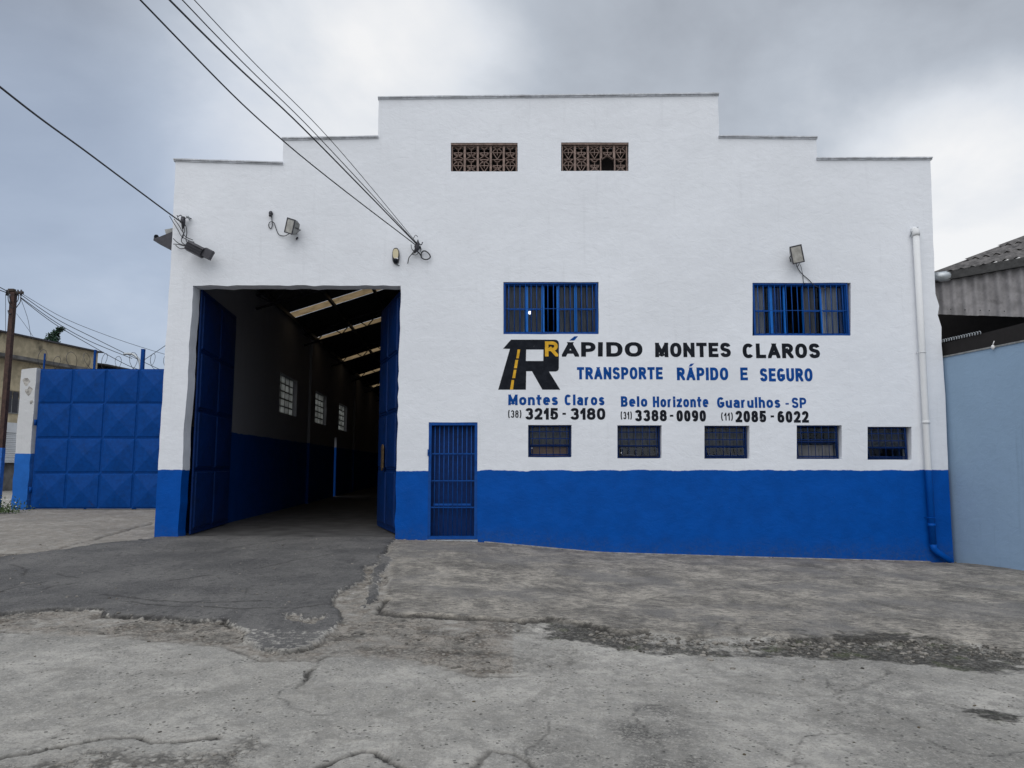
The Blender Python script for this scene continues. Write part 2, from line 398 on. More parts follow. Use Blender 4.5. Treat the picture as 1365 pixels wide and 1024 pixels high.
    mm = math_(t, 'MULTIPLY', mm, mapr(t, noise(t, p, 24, 5, .8), .42, .64, 1.0, .55))
    mcol = mix(t, mapr(t, noise(t, p, 3.2, 3), .54, .66, 0, 1), (.024, .022, .018), (.036, .044, .014))
    c = mix(t, mm, c, mcol)
    c = mix(t, math_(t, 'MINIMUM', crack, 1.0), c, (.028, .026, .024))
    t.links.new(c, bs.inputs['Base Color']); bs.inputs['Roughness'].default_value = .88
    bs.inputs['Specular IOR Level'].default_value = .3
    n0 = bump(t, None, nm, .7, .035)
    hh = math_(t, 'MULTIPLY', math_(t, 'SUBTRACT', 1.0, vd), math_(t, 'MAXIMUM', rough, moss))
    n0 = bump(t, None, hh, .9, .03, n0)
    n0 = bump(t, None, math_(t, 'MULTIPLY', math_(t, 'MAXIMUM', pores, spot), -1.0), .5, .008, n0)
    bump(t, bs, nf, .9, .012, n0)
    return m
M['ground'] = ground_mat()

# ------------------------------------------------------------------ ground
rng = np.random.RandomState(3)
TAB = rng.rand(256, 256)
def vn(x, y, s=0):
    x = x+s*17.3; y = y+s*9.1
    ix = np.floor(x).astype(int); iy = np.floor(y).astype(int); fx = x-ix; fy = y-iy
    fx = fx*fx*(3-2*fx); fy = fy*fy*(3-2*fy)
    g = lambda a, b: TAB[(ix+a) & 255, (iy+b) & 255]
    return (g(0,0)*(1-fx)+g(1,0)*fx)*(1-fy)+(g(0,1)*(1-fx)+g(1,1)*fx)*fy
def fbm(x, y, sc_, o=4, s=0):
    r = 0; a = .5; k = sc_
    for i in range(o): r = r+a*(vn(x*k, y*k, s+i)-.5); a *= .55; k *= 2.05
    return r
def pdist(x, y, pl, closed=False):
    d = np.full(x.shape, 1e9); n = len(pl)
    for i in range(n if closed else n-1):
        ax, ay = pl[i]; bx, by = pl[(i+1) % n]; dx, dy = bx-ax, by-ay; L = dx*dx+dy*dy+1e-12
        t = np.clip(((x-ax)*dx+(y-ay)*dy)/L, 0, 1)
        d = np.minimum(d, (x-ax-t*dx)**2+(y-ay-t*dy)**2)
    return np.sqrt(d)
def inside(x, y, pl):
    r = np.zeros(x.shape, bool); n = len(pl)
    for i in range(n):
        ax, ay = pl[i]; bx, by = pl[(i+1) % n]
        if ay == by: continue
        r ^= ((ay > y) != (by > y)) & (x < (bx-ax)*(y-ay)/(by-ay)+ax)
    return r
def sdf(x, y, pl): return np.where(inside(x, y, pl), 1, -1)*pdist(x, y, pl, True)   # positive inside
def GP(l): return [G(*p) for p in l]
ss = lambda v, a, b: np.clip((v-a)/(b-a), 0, 1)**2*(3-2*np.clip((v-a)/(b-a), 0, 1))

edge_low = [(-400,842),(0,821),(71,816),(137,815),(142,822),(213,825),(263,831),(298,829),(309,838),(330,846),(318,854),(350,870),(377,874),(409,867),(430,858),(445,845),(461,831),(454,822),(446,812),
            (440,800),(460,787),(481,773),(487,756),(504,753),(512,738),(523,722)]
asph_px = [(-400,795),(-60,752),(0,745),(40,741),(85,735),(142,726),(204,719),(225,715)]
asph = GP(asph_px)+[(-6.45, 13.5), (-2.1, 13.5)]+GP(edge_low[::-1])
tongue = GP([(512,738),(522,744),(513,763),(503,768),(501,800),(481,809),(489,791),(495,768),(503,757)])
patch2 = GP([(374,822),(389,819),(403,827),(433,822),(436,828),(421,834),(400,831),(380,827)])
L1_px = [(-400,880),(-100,850),(0,842),(100,848),(213,854),(290,862),(350,882),(421,884),(433,877),(498,877),(552,882),(602,895),(626,901),(700,900),(789,904),(878,911),(952,919),(1050,926),(1104,926),(1143,916),(1172,901),(1193,884),(1235,889),(1297,898),(1365,898),(1700,925)]
L1 = GP(L1_px)
slab = L1+[(12, 2), (-12, 2)]
L2_px = [(523,724),(516,742),(522,760),(512,800),(505,815),(528,822),(558,822),(602,824),(647,825),(700,828),(738,826),(783,835),(833,846),(860,842),(916,852),(937,850),(1020,849),(1060,856),(1104,856),(1178,858),(1205,859),(1238,856),(1282,859),(1315,862),(1330,871),(1365,876),(1700,900)]
L2 = GP(L2_px)
pave = L2+[(14, 13.6), (-2.1, 13.6)]
gravel = GP([(690,826),(738,827),(783,836),(850,849),(937,852),(1020,851),(1104,858),(1178,860),(1238,858),(1282,861),(1315,864),(1330,873),(1365,878),(1600,895),(1600,915),(1365,895),(1297,893),(1235,886),(1160,876),(1060,872),(960,873),(860,868),(780,856),(720,848),(680,845)])
c1 = GP([(-300,1070),(0,1012),(53,1001),(107,990),(149,982),(185,983),(199,989),(249,985),(284,983),(309,969),(350,957),(377,940),(397,928),(395,916),(403,904),(418,892)])
erod = GP([(-300,1075),(0,1014),(53,1003),(107,992),(149,984),(199,991),(284,985),(309,971),(350,959),(377,942),(397,930),(395,916),(403,904),(418,890),(430,900),(412,925),(405,945),(380,968),(372,1000),(330,1100),(-300,1400)])
c2 = GP([(380,1040),(430,1022),(450,1014),(466,1007),(492,1005),(516,1014),(540,1040)])
c3 = GP([(620,1040),(632,1020),(647,1006),(676,1008),(700,1015),(730,1040)])
c4 = GP([(60,738),(110,724),(150,712),(205,697)]); c5 = GP([(15,741),(85,735),(204,719)])
c6 = GP([(1150,935),(1200,955),(1290,990),(1380,1030)])
c7 = GP([(20,755),(60,766),(100,770),(110,758),(80,765)])
rng2 = random.Random(5)
hair = []                                           # fine wandering cracks
for k in range(70):
    x = rng2.uniform(-8, 9); y = rng2.uniform(3.6, 12); a = rng2.uniform(0, 6.28); L = [(x, y)]
    for j in range(rng2.randint(4, 14)):
        a += rng2.uniform(-.45, .45); x += math.cos(a)*.07; y += math.sin(a)*.09; L.append((x, y))
    hair.append(L)
dcr = [GP(l) for l in ([(15,755),(33,762),(32,770)], [(80,768),(85,772),(103,775)], [(55,791),(75,785),(103,782)], [(135,797),(160,799),(200,803),(240,806),(290,807),(350,804)], [(0,795),(25,786),(60,780)], [(228,778),(260,773),(282,770)], [(170,805),(230,812),(320,815),(400,812),(440,806)], [(300,735),(340,728),(380,722)], [(350,760),(400,748),(440,742)])]
LOBE = GP([(270,832),(340,836),(420,840),(462,836),(480,870),(400,890),(300,872)])
poreP = GP([(822,942),(884,937),(922,948),(946,984),(968,1040),(846,1040),(830,985)])
poreP2 = GP([(700,990),(760,980),(800,1000),(830,1040),(680,1060)])

def layers(x, y):
    """masks and relief at ground points (metres)"""
    wx = x+fbm(x, y, 2.6, 6, 1)*.14+fbm(x, y, 18, 3, 21)*.05; wy = y+fbm(x, y, 2.6, 6, 7)*.18+fbm(x, y, 18, 3, 31)*.05
    A = sdf(wx, wy, asph); T = sdf(wx, wy, tongue); P2 = sdf(wx, wy, patch2)
    Am = np.maximum(np.minimum(A, -P2), T); Am = Am+fbm(x, y, 8, 4, 15)*.12; a = ss(Am, -.012, .012)
    S = sdf(wx, wy, slab); P = sdf(wx, wy, pave)
    pv = ss(P, -.03, .03)*(1-a)
    pv = np.maximum(pv, ((y > 11.0) & (x < -5)).astype(float)*(1-a)*.35)
    rg = (1-ss(S, -.18, .10))*(1-ss(P, -.10, .06))*(1-a)
    rg = rg*(1-.8*ss(x+fbm(x, y, 1.1, 4, 11)*1.2, -.1, .9))*np.clip(.72+fbm(x, y, 1.8, 4, 13)*1.3, 0, 1)
    rg = np.where((y > 11.2) & (x < -4), .2*rg, rg)
    E = sdf(wx, wy, erod); er = ss(E+fbm(x, y, 2, 4, 17)*.3, -.06, .25)
    rg = np.maximum(rg, er*.75)
    gv = ss(sdf(wx, wy, gravel), -.22, .12)
    ff = fbm(x, y, 1.4, 4, 40)
    strength = np.interp(x, [0, .6, 2.0, 2.6, 5.2, 5.8, 9], [.2, .9, .6, 1.0, 1.0, .8, .65])
    moss = gv*strength*np.clip(.85+ff*1.6, 0, 1)
    dl2 = pdist(wx, wy, L2[3:])
    moss = np.maximum(moss, np.exp(-(dl2/.10)**2)*np.clip(.35+ff*2.2, 0, 1)*(x > -1.3))
    moss = np.maximum(moss, np.exp(-((np.where(P > 0, dl2, 9))/.42)**2)*np.clip(.55+ff*2.0, 0, 1)*np.interp(x, [0,.5,1.4,2.2,5.0,5.8,9], [.0,.3,.25,.8,.85,.4,.4]))
    dwall = np.abs(YF-y)
    brown = np.exp(-(dwall/.55)**2)*np.clip(.5+ff*3, 0, 1)*(x > -2)*.8
    brown = np.maximum(brown, (1-ss(S, -.1, .1))*(1-ss(P, -.1, .1))*(1-a)*(x < 0)*.5)
    br = GP([(1330, 955)])[0]; br2 = GP([(1308, 948)])[0]
    moss = np.maximum(moss, 1.0*np.exp(-(((x-br[0])/.13)**2+((y-br[1])/.13)**2)))
    moss = np.maximum(moss, .8*np.exp(-(((x-br2[0])/.16)**2+((y-br2[1])/.06)**2)))
    crack = np.zeros_like(x); depth = np.zeros_like(x)
    def line(pl, wd, k=1.0, brk=.0):
        nonlocal crack, depth
        d = pdist(wx, wy, pl); g = np.clip(1+brk*(fbm(x, y, 2.1, 3, 55)*4-1), 0, 1)
        wv = wd*(.6+1.3*np.clip(fbm(x, y, 5, 3, 60)+.5, 0, 1))
        c = np.clip((1-d/wv)*2.0, 0, 1)*k*g
        crack = np.maximum(crack, c); depth = np.maximum(depth, c*wd*1.1)
    line(L2[3:14], .038, 1.0, .25); line(L2[14:], .03, .7, .8); line(c1[:9], .020, 1, .1); line(c1[8:], .024, .85, .6); line(c2, .020, 1, .1); line(c3, .018, .95, .2)
    line(c4, .05, .75, .3); line(c5, .035, .85, .4); line(c6, .014, .5, .8)
    line(L1[2:14], .022, .7, .6); line(L1[14:22], .016, .4, .8)
    low = GP(edge_low); line(low[:9], .018, .95, .1); line(low[9:16], .014, .8, .5); line(low[16:], .022, .7, .4)
    line([(-2.1, 13.28), (8.2, 13.28)], .06, .8, .15)
    for h in hair+dcr:
        x0 = min(p[0] for p in h)-.3; x1 = max(p[0] for p in h)+.3; hw = .028 if h in dcr else .014; y0 = min(p[1] for p in h)-.3; y1 = max(p[1] for p in h)+.3
        s = (x > x0) & (x < x1) & (y > y0) & (y < y1)
        if s.any():
            d = pdist(wx[s], wy[s], h); crack[s] = np.maximum(crack[s], np.clip(1-d/hw, 0, 1)*(.9 if h in dcr else .6))
    rb = rg*(1-a)
    spk = vn(x*19, y*19, 70); spk2 = vn(x*31+3, y*31, 72)
    crack = np.maximum(crack, rb*ss(fbm(x, y, 9, 4, 75), .10, .17)*.55)
    pore = np.maximum(ss(sdf(wx, wy, poreP), -.15, .12), .55*ss(sdf(wx, wy, poreP2), -.2, .1))
    pore = pore*np.clip(.80+fbm(x, y, 3.5, 4, 82)*1.8, 0, 1)
    pore = np.maximum(pore, .35*ss(fbm(x, y, .8, 3, 80), .05, .22)*(y < 6.5))
    z = gz(x, y)
    z = z+fbm(x, y, .5, 3, 90)*.05*np.clip((YF-y)/1.5, 0, 1)
    z = z+.028*a+.022*pv*np.clip((YF-.05-y)/.4+.3, .3, 1)-.016*rg-.02*gv
    z = z+rb*(spk*.012+spk2*.008)+gv*spk*.018+a*fbm(x, y, 2, 3, 95)*.012+pv*fbm(x, y, 6, 3, 97)*.010-pore*spk2*.004
    z = z-depth
    lob = ss(sdf(wx, wy, LOBE), -.15, .25)
    return z, dict(asph=ss(Am, -.07, .07)*(1-.42*lob), rough=rg, pave=pv, crack=crack, moss=moss, pore=pore, brown=brown)

def np_mesh(name, V, Q, attrs, mat):
    me = bpy.data.meshes.new(name); me.vertices.add(len(V)); me.vertices.foreach_set('co', V.astype(np.float32).ravel())
    me.loops.add(Q.size); me.loops.foreach_set('vertex_index', Q.astype(np.int32).ravel())
    me.polygons.add(len(Q)); me.polygons.foreach_set('loop_start', np.arange(0, Q.size, 4, dtype=np.int32))
    me.update(calc_edges=True); me.polygons.foreach_set('use_smooth', np.ones(len(Q), bool))
    for k, v in attrs.items():
        at = me.attributes.new(k, 'FLOAT', 'POINT'); at.data.foreach_set('value', v.astype(np.float32))
    me.materials.append(mat); me.validate()
    o = bpy.data.objects.new(name, me); place(o, None, (0,0,0)); return o
ys = [3.0]
while ys[-1] < 21.5: ys.append(ys[-1]*(1+(.0036 if ys[-1] < 13.35 else .010)))
ys = np.array(ys); ks = np.linspace(-1.75, 1.45, 1060)
Yg, Kg = np.meshgrid(ys, ks, indexing='ij'); Xg = Kg*(Yg+1.2)
Zg, At = layers(Xg.ravel(), Yg.ravel())
V = np.stack([Xg.ravel(), Yg.ravel(), Zg], 1)
nr, nc = Xg.shape; idx = np.arange(nr*nc).reshape(nr, nc)
Q = np.stack([idx[:-1,:-1], idx[:-1,1:], idx[1:,1:], idx[1:,:-1]], -1).reshape(-1, 4)
cxm = V[Q].mean(1)
keep = ~((cxm[:,1] > 13.42) & (cxm[:,0] > -6.35-.072*(cxm[:,1]-13.3))) & (cxm[:,0] > -26) & (cxm[:,0] < 14)
Q = Q[keep]; cxm = cxm[keep]
aq = At['asph'][Q].mean(1) > .3; pq = (At['pave'][Q].mean(1) > .5) & ~aq & (cxm[:,0] > -2.5)
for name, sel in (('driveway', aq), ('pavement', pq), ('ground', ~aq & ~pq)):
    q = Q[sel]; u, inv = np.unique(q, return_inverse=True)
    o = np_mesh(name, V[u], inv.reshape(-1, 4), {k: v[u] for k, v in At.items()}, M['ground'])
    tag(o, kind='structure')
# the land all round
gx = np.array([-600,-200,-60,-30,-20,-12,-6.5,-4,-2.1,-.58,0,1.6,4.3,8,12,30,100,600.]); gy = np.array([-600,-200,-50,-10,0,2,3.5,6,8,10,13.3,16,20,30,50,100,300,900.])
Yb, Xb = np.meshgrid(gy, gx, indexing='ij')
Zb = gz(Xb.ravel(), Yb.ravel())-.09
idb = np.arange(Xb.size).reshape(Xb.shape)
Qb = np.stack([idb[:-1,:-1], idb[:-1,1:], idb[1:,1:], idb[1:,:-1]], -1).reshape(-1, 4)
tag(np_mesh('terrain', np.stack([Xb.ravel(), Yb.ravel(), Zb], 1), Qb, {}, M['ground']), kind='structure')

# loose stones in the broken strip
def stones(n, sampler, smin, smax, name, mat, label, cat, lim=.4):
    mb_v, mb_f = [], []
    base = [(0,0,1),(.89,0,.45),(.28,.85,.45),(-.72,.53,.45),(-.72,-.53,.45),(.28,-.85,.45),(.72,.53,-.45),(-.28,.85,-.45),(-.89,0,-.45),(-.28,-.85,-.45),(.72,-.53,-.45),(0,0,-1)]
    fc = [(0,1,2),(0,2,3),(0,3,4),(0,4,5),(0,5,1),(1,6,2),(2,7,3),(3,8,4),(4,9,5),(5,10,1),(6,7,2),(7,8,3),(8,9,4),(9,10,5),(10,6,1)]
    pts = []
    while len(pts) < n:
        p = sampler()
        if p: pts.append(p)
    xs = np.array([p[0] for p in pts]); yy = np.array([p[1] for p in pts]); zz, at = layers(xs, yy)
    ok = at['asph'] < lim
    for x, y, z, k in zip(xs, yy, zz, ok):
        if not k: continue
        s = smin+(smax-smin)*random.random()**3; a = random.random()*6.28; ca, sa = math.cos(a), math.sin(a)
        ex, ey, ez = s*random.uniform(.7,1.5), s*random.uniform(.6,1.1), s*random.uniform(.3,.65); b = len(mb_v)
        for v in base:
            j = random.uniform(.75, 1.2); vx, vy = v[0]*ex*j, v[1]*ey*j
            mb_v.append((x+vx*ca-vy*sa, y+vx*sa+vy*ca, z+ez*.25+v[2]*ez*j))
        mb_f += [tuple(i+b for i in f) for f in fc]
    me = bpy.data.meshes.new(name); me.from_pydata(mb_v, [], mb_f); me.materials.append(mat)
    o = bpy.data.objects.new(name, me); place(o, None, (0,0,0)); tag(o, label, cat, kind='stuff'); return o
def stone_mat(name, a, b):
    m, t, bs = new_mat(name); g = t.nodes.new('ShaderNodeNewGeometry')
    c = mix(t, g.outputs['Random Per Island'], a, b); t.links.new(c, bs.inputs['Base Color']); bs.inputs['Roughness'].default_value = .9
    bump(t, bs, noise(t, pos(t), 70, 3), .4, .004); return m
SM = stone_mat('stone', (.055, .05, .043), (.27, .25, .22))
GR = gravel; gx0, gx1 = 0, 9.5
def samp_gravel():
    t = random.random(); i = random.randrange(3, 16)
    a, b = L2[i+8] if i+8 < len(L2)-1 else L2[-2], L2[min(i+9, len(L2)-1)]
    x = a[0]+(b[0]-a[0])*t; y = a[1]+(b[1]-a[1])*t-abs(random.gauss(0, .30))
    return (x, y) if -1 < x < 9 else None
stones(1150, samp_gravel, .006, .032, 'gravel', SM, 'loose grey stones lying in the mossy broken strip across the pavement', 'gravel')
def samp_rough():
    x = random.uniform(-9, 1.5); y = random.uniform(3.6, 9.2)
    zz, at = layers(np.array([x]), np.array([y])) if False else (None, None)
    return (x, y)
_p = [(random.uniform(-9, 2), random.uniform(3.5, 9.5)) for _ in range(9000)]
_z, _a = layers(np.array([p[0] for p in _p]), np.array([p[1] for p in _p]))
_sel = [p for p, r in zip(_p, _a['rough']) if r > .6]
_it = iter(_sel)
stones(min(1100, len(_sel)), lambda: next(_it), .006, .026, 'pebbles', SM, 'small pebbles and crumbs scattered over the eroded concrete left of centre', 'pebbles')
_it2 = iter([(random.uniform(-6, 8), random.uniform(3.6, 8.3)) for _ in range(2000)])
stones(260, lambda: next(_it2), .004, .013, 'debris', stone_mat('litter_crumb', (.03, .025, .02), (.10, .08, .05)), 'dark crumbs and dry leaf bits scattered on the pale slab', 'debris')

_it4 = iter([(random.uniform(-9, -2.2), random.uniform(7.2, 13.2)) for _ in range(3000)])
stones(420, lambda: next(_it4), .005, .022, 'crumbs', SM, 'loose crumbs and chips scattered on the dark driveway', 'crumbs', 2)
_it3 = iter([(random.uniform(-2.1, 7.9), 13.29-abs(random.gauss(0, .09))) for _ in range(3000)])
stones(900, lambda: next(_it3), .004, .020, 'grit', SM, 'grit and crumbs collected along the foot of the blue wall', 'grit')
# ------------------------------------------------------------------ warehouse
wh = empty('warehouse', (.8, YF, 0), 'white and blue painted warehouse with stepped parapet and wide open doorway', 'warehouse')
def rough_loop(pts, step=.18, amp=.004, seed=0, skip=None):
    r = random.Random(seed); out = []
    for i, a in enumerate(pts):
        b = pts[(i+1) % len(pts)]; d = math.hypot(b[0]-a[0], b[1]-a[1]); n = max(1, int(d/step)); out.append(a)
        nx, ny = -(b[1]-a[1])/(d+1e-9), (b[0]-a[0])/(d+1e-9)
        for k in range(1, n):
            j = r.uniform(-amp, amp); out.append((a[0]+(b[0]-a[0])*k/n+nx*j, a[1]+(b[1]-a[1])*k/n+ny*j))
    return out
def pin(p, pl):
    r = False; n = len(pl); x, y = p
    for i in range(n):
        ax, ay = pl[i]; bx, by = pl[(i+1) % n]
        if (ay > y) != (by > y) and x < (bx-ax)*(y-ay)/(by-ay)+ax: r = not r
    return r
def panel(mb, outer, holes, m0, m1):
    loops = [outer]+holes; vs = []; es = []
    for l in loops:
        b = len(vs); vs += [Vector(p) for p in l]; es += [(b+i, b+(i+1) % len(l)) for i in range(len(l))]
    r = delaunay_2d_cdt(vs, es, [], 0, 1e-5)
    V2, F2 = r[0], r[2]; fs = []
    for f in F2:
        c = (sum(V2[i].x for i in f)/3, sum(V2[i].y for i in f)/3)
        if pin(c, outer) and not any(pin(c, h) for h in holes): fs.append(list(f))
    b = len(mb.v)
    mb.add([m0(*v) for v in V2], fs); mb.add([m1(*v) for v in V2], [f[::-1] for f in fs])
    for l in loops:
        n = len(l); mb.add([m0(*p) for p in l]+[m1(*p) for p in l], [(i, (i+1) % n, n+(i+1) % n, n+i) for i in range(n)])
    return mb
TH = .30
front = [(228,360),(234,213)]
outer = [(-6.5, -.6), F(211,615), F(228,345), F(234,214), F(377,218.5), F(378,186), F(504,183.5), F(505,131.5), F(957,126.5), F(958.5,183), F(1088,184.5), F(1089.5,212.5), F(1240,212), F(1243,290), F(1246,372), F(1247,392), F(1252,408), F(1250,420), F(1255,436), F(1255,458), F(1257,482), F(1260,525), F(1264,627), F(1271,740), (F(1272,748)[0], -.6)]
outer = rough_loop(outer, .22, .006, 1)
def rect(x0, y0, x1, y1): return [F(x0, y1), F(x0, y0), F(x1, y0), F(x1, y1)]
OPL, OPR = F(240, 700)[0]-.02, F(530, 560)[0]
OPT = F(400, 381)[1]
opening = rough_loop([(F(237,712)[0], -.4), (F(257,384)[0], OPT), (F(534,381)[0], OPT), (F(526,712)[0], -.4)], .16, .014, 2)
W1, W2 = (671, 376, 798, 445.5), (1003, 377, 1134, 447.5)
SW = [(704,566.5,762,609.5), (823,567,882,611), (939,567.5,999,611.5), (1062,567,1122,612), (1156.5,569,1215,613)]
V1, V2_ = (601, 190.5, 690, 228.5), (748, 190, 838, 228)
DR = (571.5, 563, 636, 720.5)
holes = [opening]+[rough_loop(rect(*r), .3, .004, i+3) for i, r in enumerate([W1, W2, V1, V2_, DR]+SW)]
m = panel(MB(), outer, holes, lambda x, z: (x, YF, z), lambda x, z: (x, YF+TH, z))
fw = m.build('front_wall', M['wall'], wh)
# coping strips: a pale mortar course with a drip edge under it
for (a, b) in (((232,214),(377.5,218.5)), ((376,186),(504.5,183.5)), ((504,131.5),(958,126.5)), ((957.5,183),(1089,184.5)), ((1088,212.5),(1242,212))):
    p, q = F(*a), F(*b)
    n = 14; mb = MB()
    for (z0, z1, y0) in ((-.020, .002, -.022), (.003, .026, -.045)):
        for i in range(n):
            t0, t1 = i/n, (i+1)/n
            j = random.uniform(-.004, .004)
            xa, xb = p[0]+(q[0]-p[0])*t0, p[0]+(q[0]-p[0])*t1; za, zb = p[1]+(q[1]-p[1])*t0, p[1]+(q[1]-p[1])*t1
            vs = [(xa,YF+y0+j,za+z0),(xb,YF+y0+j,zb+z0),(xb,YF+TH+.04,zb+z0),(xa,YF+TH+.04,za+z0),(xa,YF+y0+j,za+z1+j),(xb,YF+y0+j,zb+z1+j),(xb,YF+TH+.04,zb+z1+j),(xa,YF+TH+.04,za+z1+j)]
            mb.add(vs, [(0,3,2,1),(4,5,6,7),(0,1,5,4),(1,2,6,5),(2,3,7,6),(3,0,4,7)])
    mb.build('coping', M['trim'], wh)

q = MB(); n = 40
for i in range(n):
    xa, xb = -.5+8.05*i/n, -.5+8.05*(i+1)/n; za, zb = [float(gz(np.array([v]), np.array([YF]))[0]) for v in (xa, xb)]; j = random.uniform(-.008, .008)
    q.add([(xa,YF-.05+j,za-.1),(xb,YF-.05+j,zb-.1),(xb,YF-.05+j,zb+.010),(xa,YF-.05+j,za+.010),(xa,YF-.002,za+.018),(xb,YF-.002,zb+.018)], [(0,1,2,3),(3,2,5,4)])
q.build('footing', simple('dusty_footing', (.27, .255, .23), .9, var=.35, nscale=9, dirt=(.12, .11, .10), dirt_amt=.8), wh)
# side and inner walls, floor, roof
SL = -.072
def LX(y): return -5.23+SL*y
def side_holes():
    hs = [(20.75, 3.13, 22.95, 4.27), (25.9, 3.13, 28.1, 4.27), (31.0, 3.13, 33.2, 4.27)]
    return hs
sh = side_holes()
def rc(a0, z0, a1, z1): return [(a0, z0), (a0, z1), (a1, z1), (a1, z0)]
mb = panel(MB(), [(13.59, -.4), (13.59, 6.1), (50.3, 6.1), (50.3, -.4)], [rc(*h) for h in sh]+[rc(30.1, .3, 30.6, 2.75)],
           lambda a, z: (LX(a), a, z), lambda a, z: (LX(a)-.28, a, z))
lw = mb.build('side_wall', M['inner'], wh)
gb = None
for h in sh:
    wdw = panel(MB(), rc(h[0]+.002, h[1]+.002, h[2]-.002, h[3]-.002), [rc(h[0]+.05, h[1]+.03, h[2]-.05, h[3]-.03)], lambda a, z: (LX(a)-.18, a, z), lambda a, z: (LX(a)-.14, a, z)).build('block_window', M['sill'], wh)
    nx_, nz_ = 4, 5; wa, wz = (h[2]-h[0]-.10)/nx_, (h[3]-h[1])/nz_
    for i in range(nx_):
        for j in range(nz_):
            ac = h[0]+.05+(i+.5)*wa; zc_ = h[1]+(j+.5)*wz; loc = (LX(ac)-.16, ac, zc_)
            if gb is None:
                a_, z_ = wa/2-.062, wz/2-.022
                q = MB()
                q.add([(-.04,-a_,-z_),(-.04,a_,-z_),(-.04,a_,z_),(-.04,-a_,z_),(.03,-a_,-z_),(.03,a_,-z_),(.03,a_,z_),(.03,-a_,z_),(.034,-a_*.75,-z_*.75),(.034,a_*.75,-z_*.75),(.034,a_*.75,z_*.75),(.034,-a_*.75,z_*.75)],
                      [(0,3,2,1),(0,1,5,4),(1,2,6,5),(2,3,7,6),(3,0,4,7),(4,5,9,8),(5,6,10,9),(6,7,11,10),(7,4,8,11),(8,9,10,11)])
                gb = q.build('glass_block', M['glass_block'], wdw); gb.matrix_parent_inverse = Matrix.Translation(-W[wdw.name]); gb.location = loc; W[gb.name] = Vector(loc)
            else: inst(gb, loc, wdw)
    g = MB()
    for i in range(1, nx_):
        a_ = h[0]+.05+i*wa; g.box((-.20, a_-.058, h[1]+.003), (-.125, a_+.058, h[3]-.003), lambda d, a, z: (LX(a)+d, a, z))
    for j in range(1, nz_):
        z_ = h[1]+j*wz
        for i in range(nx_):
            a0 = h[0]+.05+i*wa+.059; a1 = a0+wa-.118
            g.box((-.20, a0, z_-.018), (-.126, a1, z_+.018), lambda d, a, z: (LX(a)+d, a, z))
    g.build('mortar_grid', M['room'], wdw)
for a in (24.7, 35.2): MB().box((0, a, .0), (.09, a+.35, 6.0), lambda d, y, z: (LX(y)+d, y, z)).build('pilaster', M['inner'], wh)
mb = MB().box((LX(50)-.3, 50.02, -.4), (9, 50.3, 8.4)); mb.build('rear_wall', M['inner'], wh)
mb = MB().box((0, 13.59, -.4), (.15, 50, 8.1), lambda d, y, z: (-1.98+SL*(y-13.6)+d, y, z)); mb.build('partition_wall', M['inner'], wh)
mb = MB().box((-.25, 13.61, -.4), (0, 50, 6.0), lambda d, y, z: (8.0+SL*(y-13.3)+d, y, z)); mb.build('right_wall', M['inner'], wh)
mb = MB().box((-1.7, 18.4, -.3), (7.3, 18.55, 7.0)).box((-1.75, 13.61, 3.0), (7.3, 18.39, 3.2)).box((-1.75, 13.61, 5.6), (7.3, 18.39, 5.7)); mb.build('office_walls', M['room'], wh)
mb = MB(); mb.box((-1.75, 13.61, -.3), (7.3, 18.4, -.1)); mb.build('office_floor', M['room'], wh)
fl = simple('warehouse_floor', (.072, .070, .068), .7, var=.35, nscale=2.5, dirt=(.05, .048, .045), dirt_amt=.7, dscale=1.2)
mb = MB(); mb.box((0, 13.425, 0), (4.6, 50, .3), lambda d, y, z: (LX(y)-.03+d, y, z)); tag(mb.build('floor', fl, None), kind='structure')
# roof: sheets and yellowed translucent strips
RS = .33; strips = [21.3, 25.6, 30.9, 36.3, 41.6, 46.6]; SWD = .72
def RX(u, y): return LX(y)-.28+u
def rz(u): return 6.05+RS*u if u < 7.2 else 6.05+RS*7.2-RS*(u-7.2)
cuts = [13.6]
for s in strips: cuts += [s, s+SWD]
cuts.append(50.3)
for i in range(len(cuts)-1):
    y0, y1 = cuts[i]+.004, cuts[i+1]-.004; sky_ = i % 2 == 1
    for (u0, u1) in ((0, 7.2), (7.2, 14.2)):
        nseg = 48; mb = MB(); rows = []
        vs = []; fs = []
        yy_ = [y0+(y1-y0)*k/(max(1, int((y1-y0)/.09))) for k in range(max(1, int((y1-y0)/.09))+1)]
        for y in yy_:
            zz_ = .02*math.cos(y*2*math.pi/.18)
            for (u) in (u0, u1): vs.append((RX(u, y), y, rz(u)+zz_))
        for k in range(len(yy_)-1): fs.append((2*k, 2*k+1, 2*k+3, 2*k+2))
        mb.add(vs, fs, True); mb.build('skylight_strip' if sky_ else 'roof_sheet', M['skylight'] if sky_ else M['roofing'], wh)
mb0 = None
for k, u in enumerate([.35, 1.6, 2.85, 4.1, 5.35, 6.6]):
    mb = MB().box((-.035, 13.65, -.14), (.035, 50, -.03), lambda d, y, z: (RX(u, y)+d, y, rz(u)+z)); mb.build('purlin', M['dark_metal'], wh)
for y in (18.0, 23.6, 28.7, 34.0, 39.3, 44.6):
    mb = MB()
    A_, B_ = Vector((RX(.3, y), y, rz(.3)-.25)), Vector((RX(7, y), y, rz(7)-.25)); A2 = A_+Vector((0, 0, -.35)); B2 = B_+Vector((0, 0, -.55))
    mb.tube([A_, B_], .035, 6); mb.tube([A2, B2], .035, 6)
    for i in range(8):
        t0, t1 = i/8, (i+.5)/8; mb.tube([A_.lerp(B_, t0), A2.lerp(B2, t1)], .018, 5); mb.tube([A2.lerp(B2, t1), A_.lerp(B_, (i+1)/8)], .018, 5)
    mb.build('roof_truss', M['dark_metal'], wh)

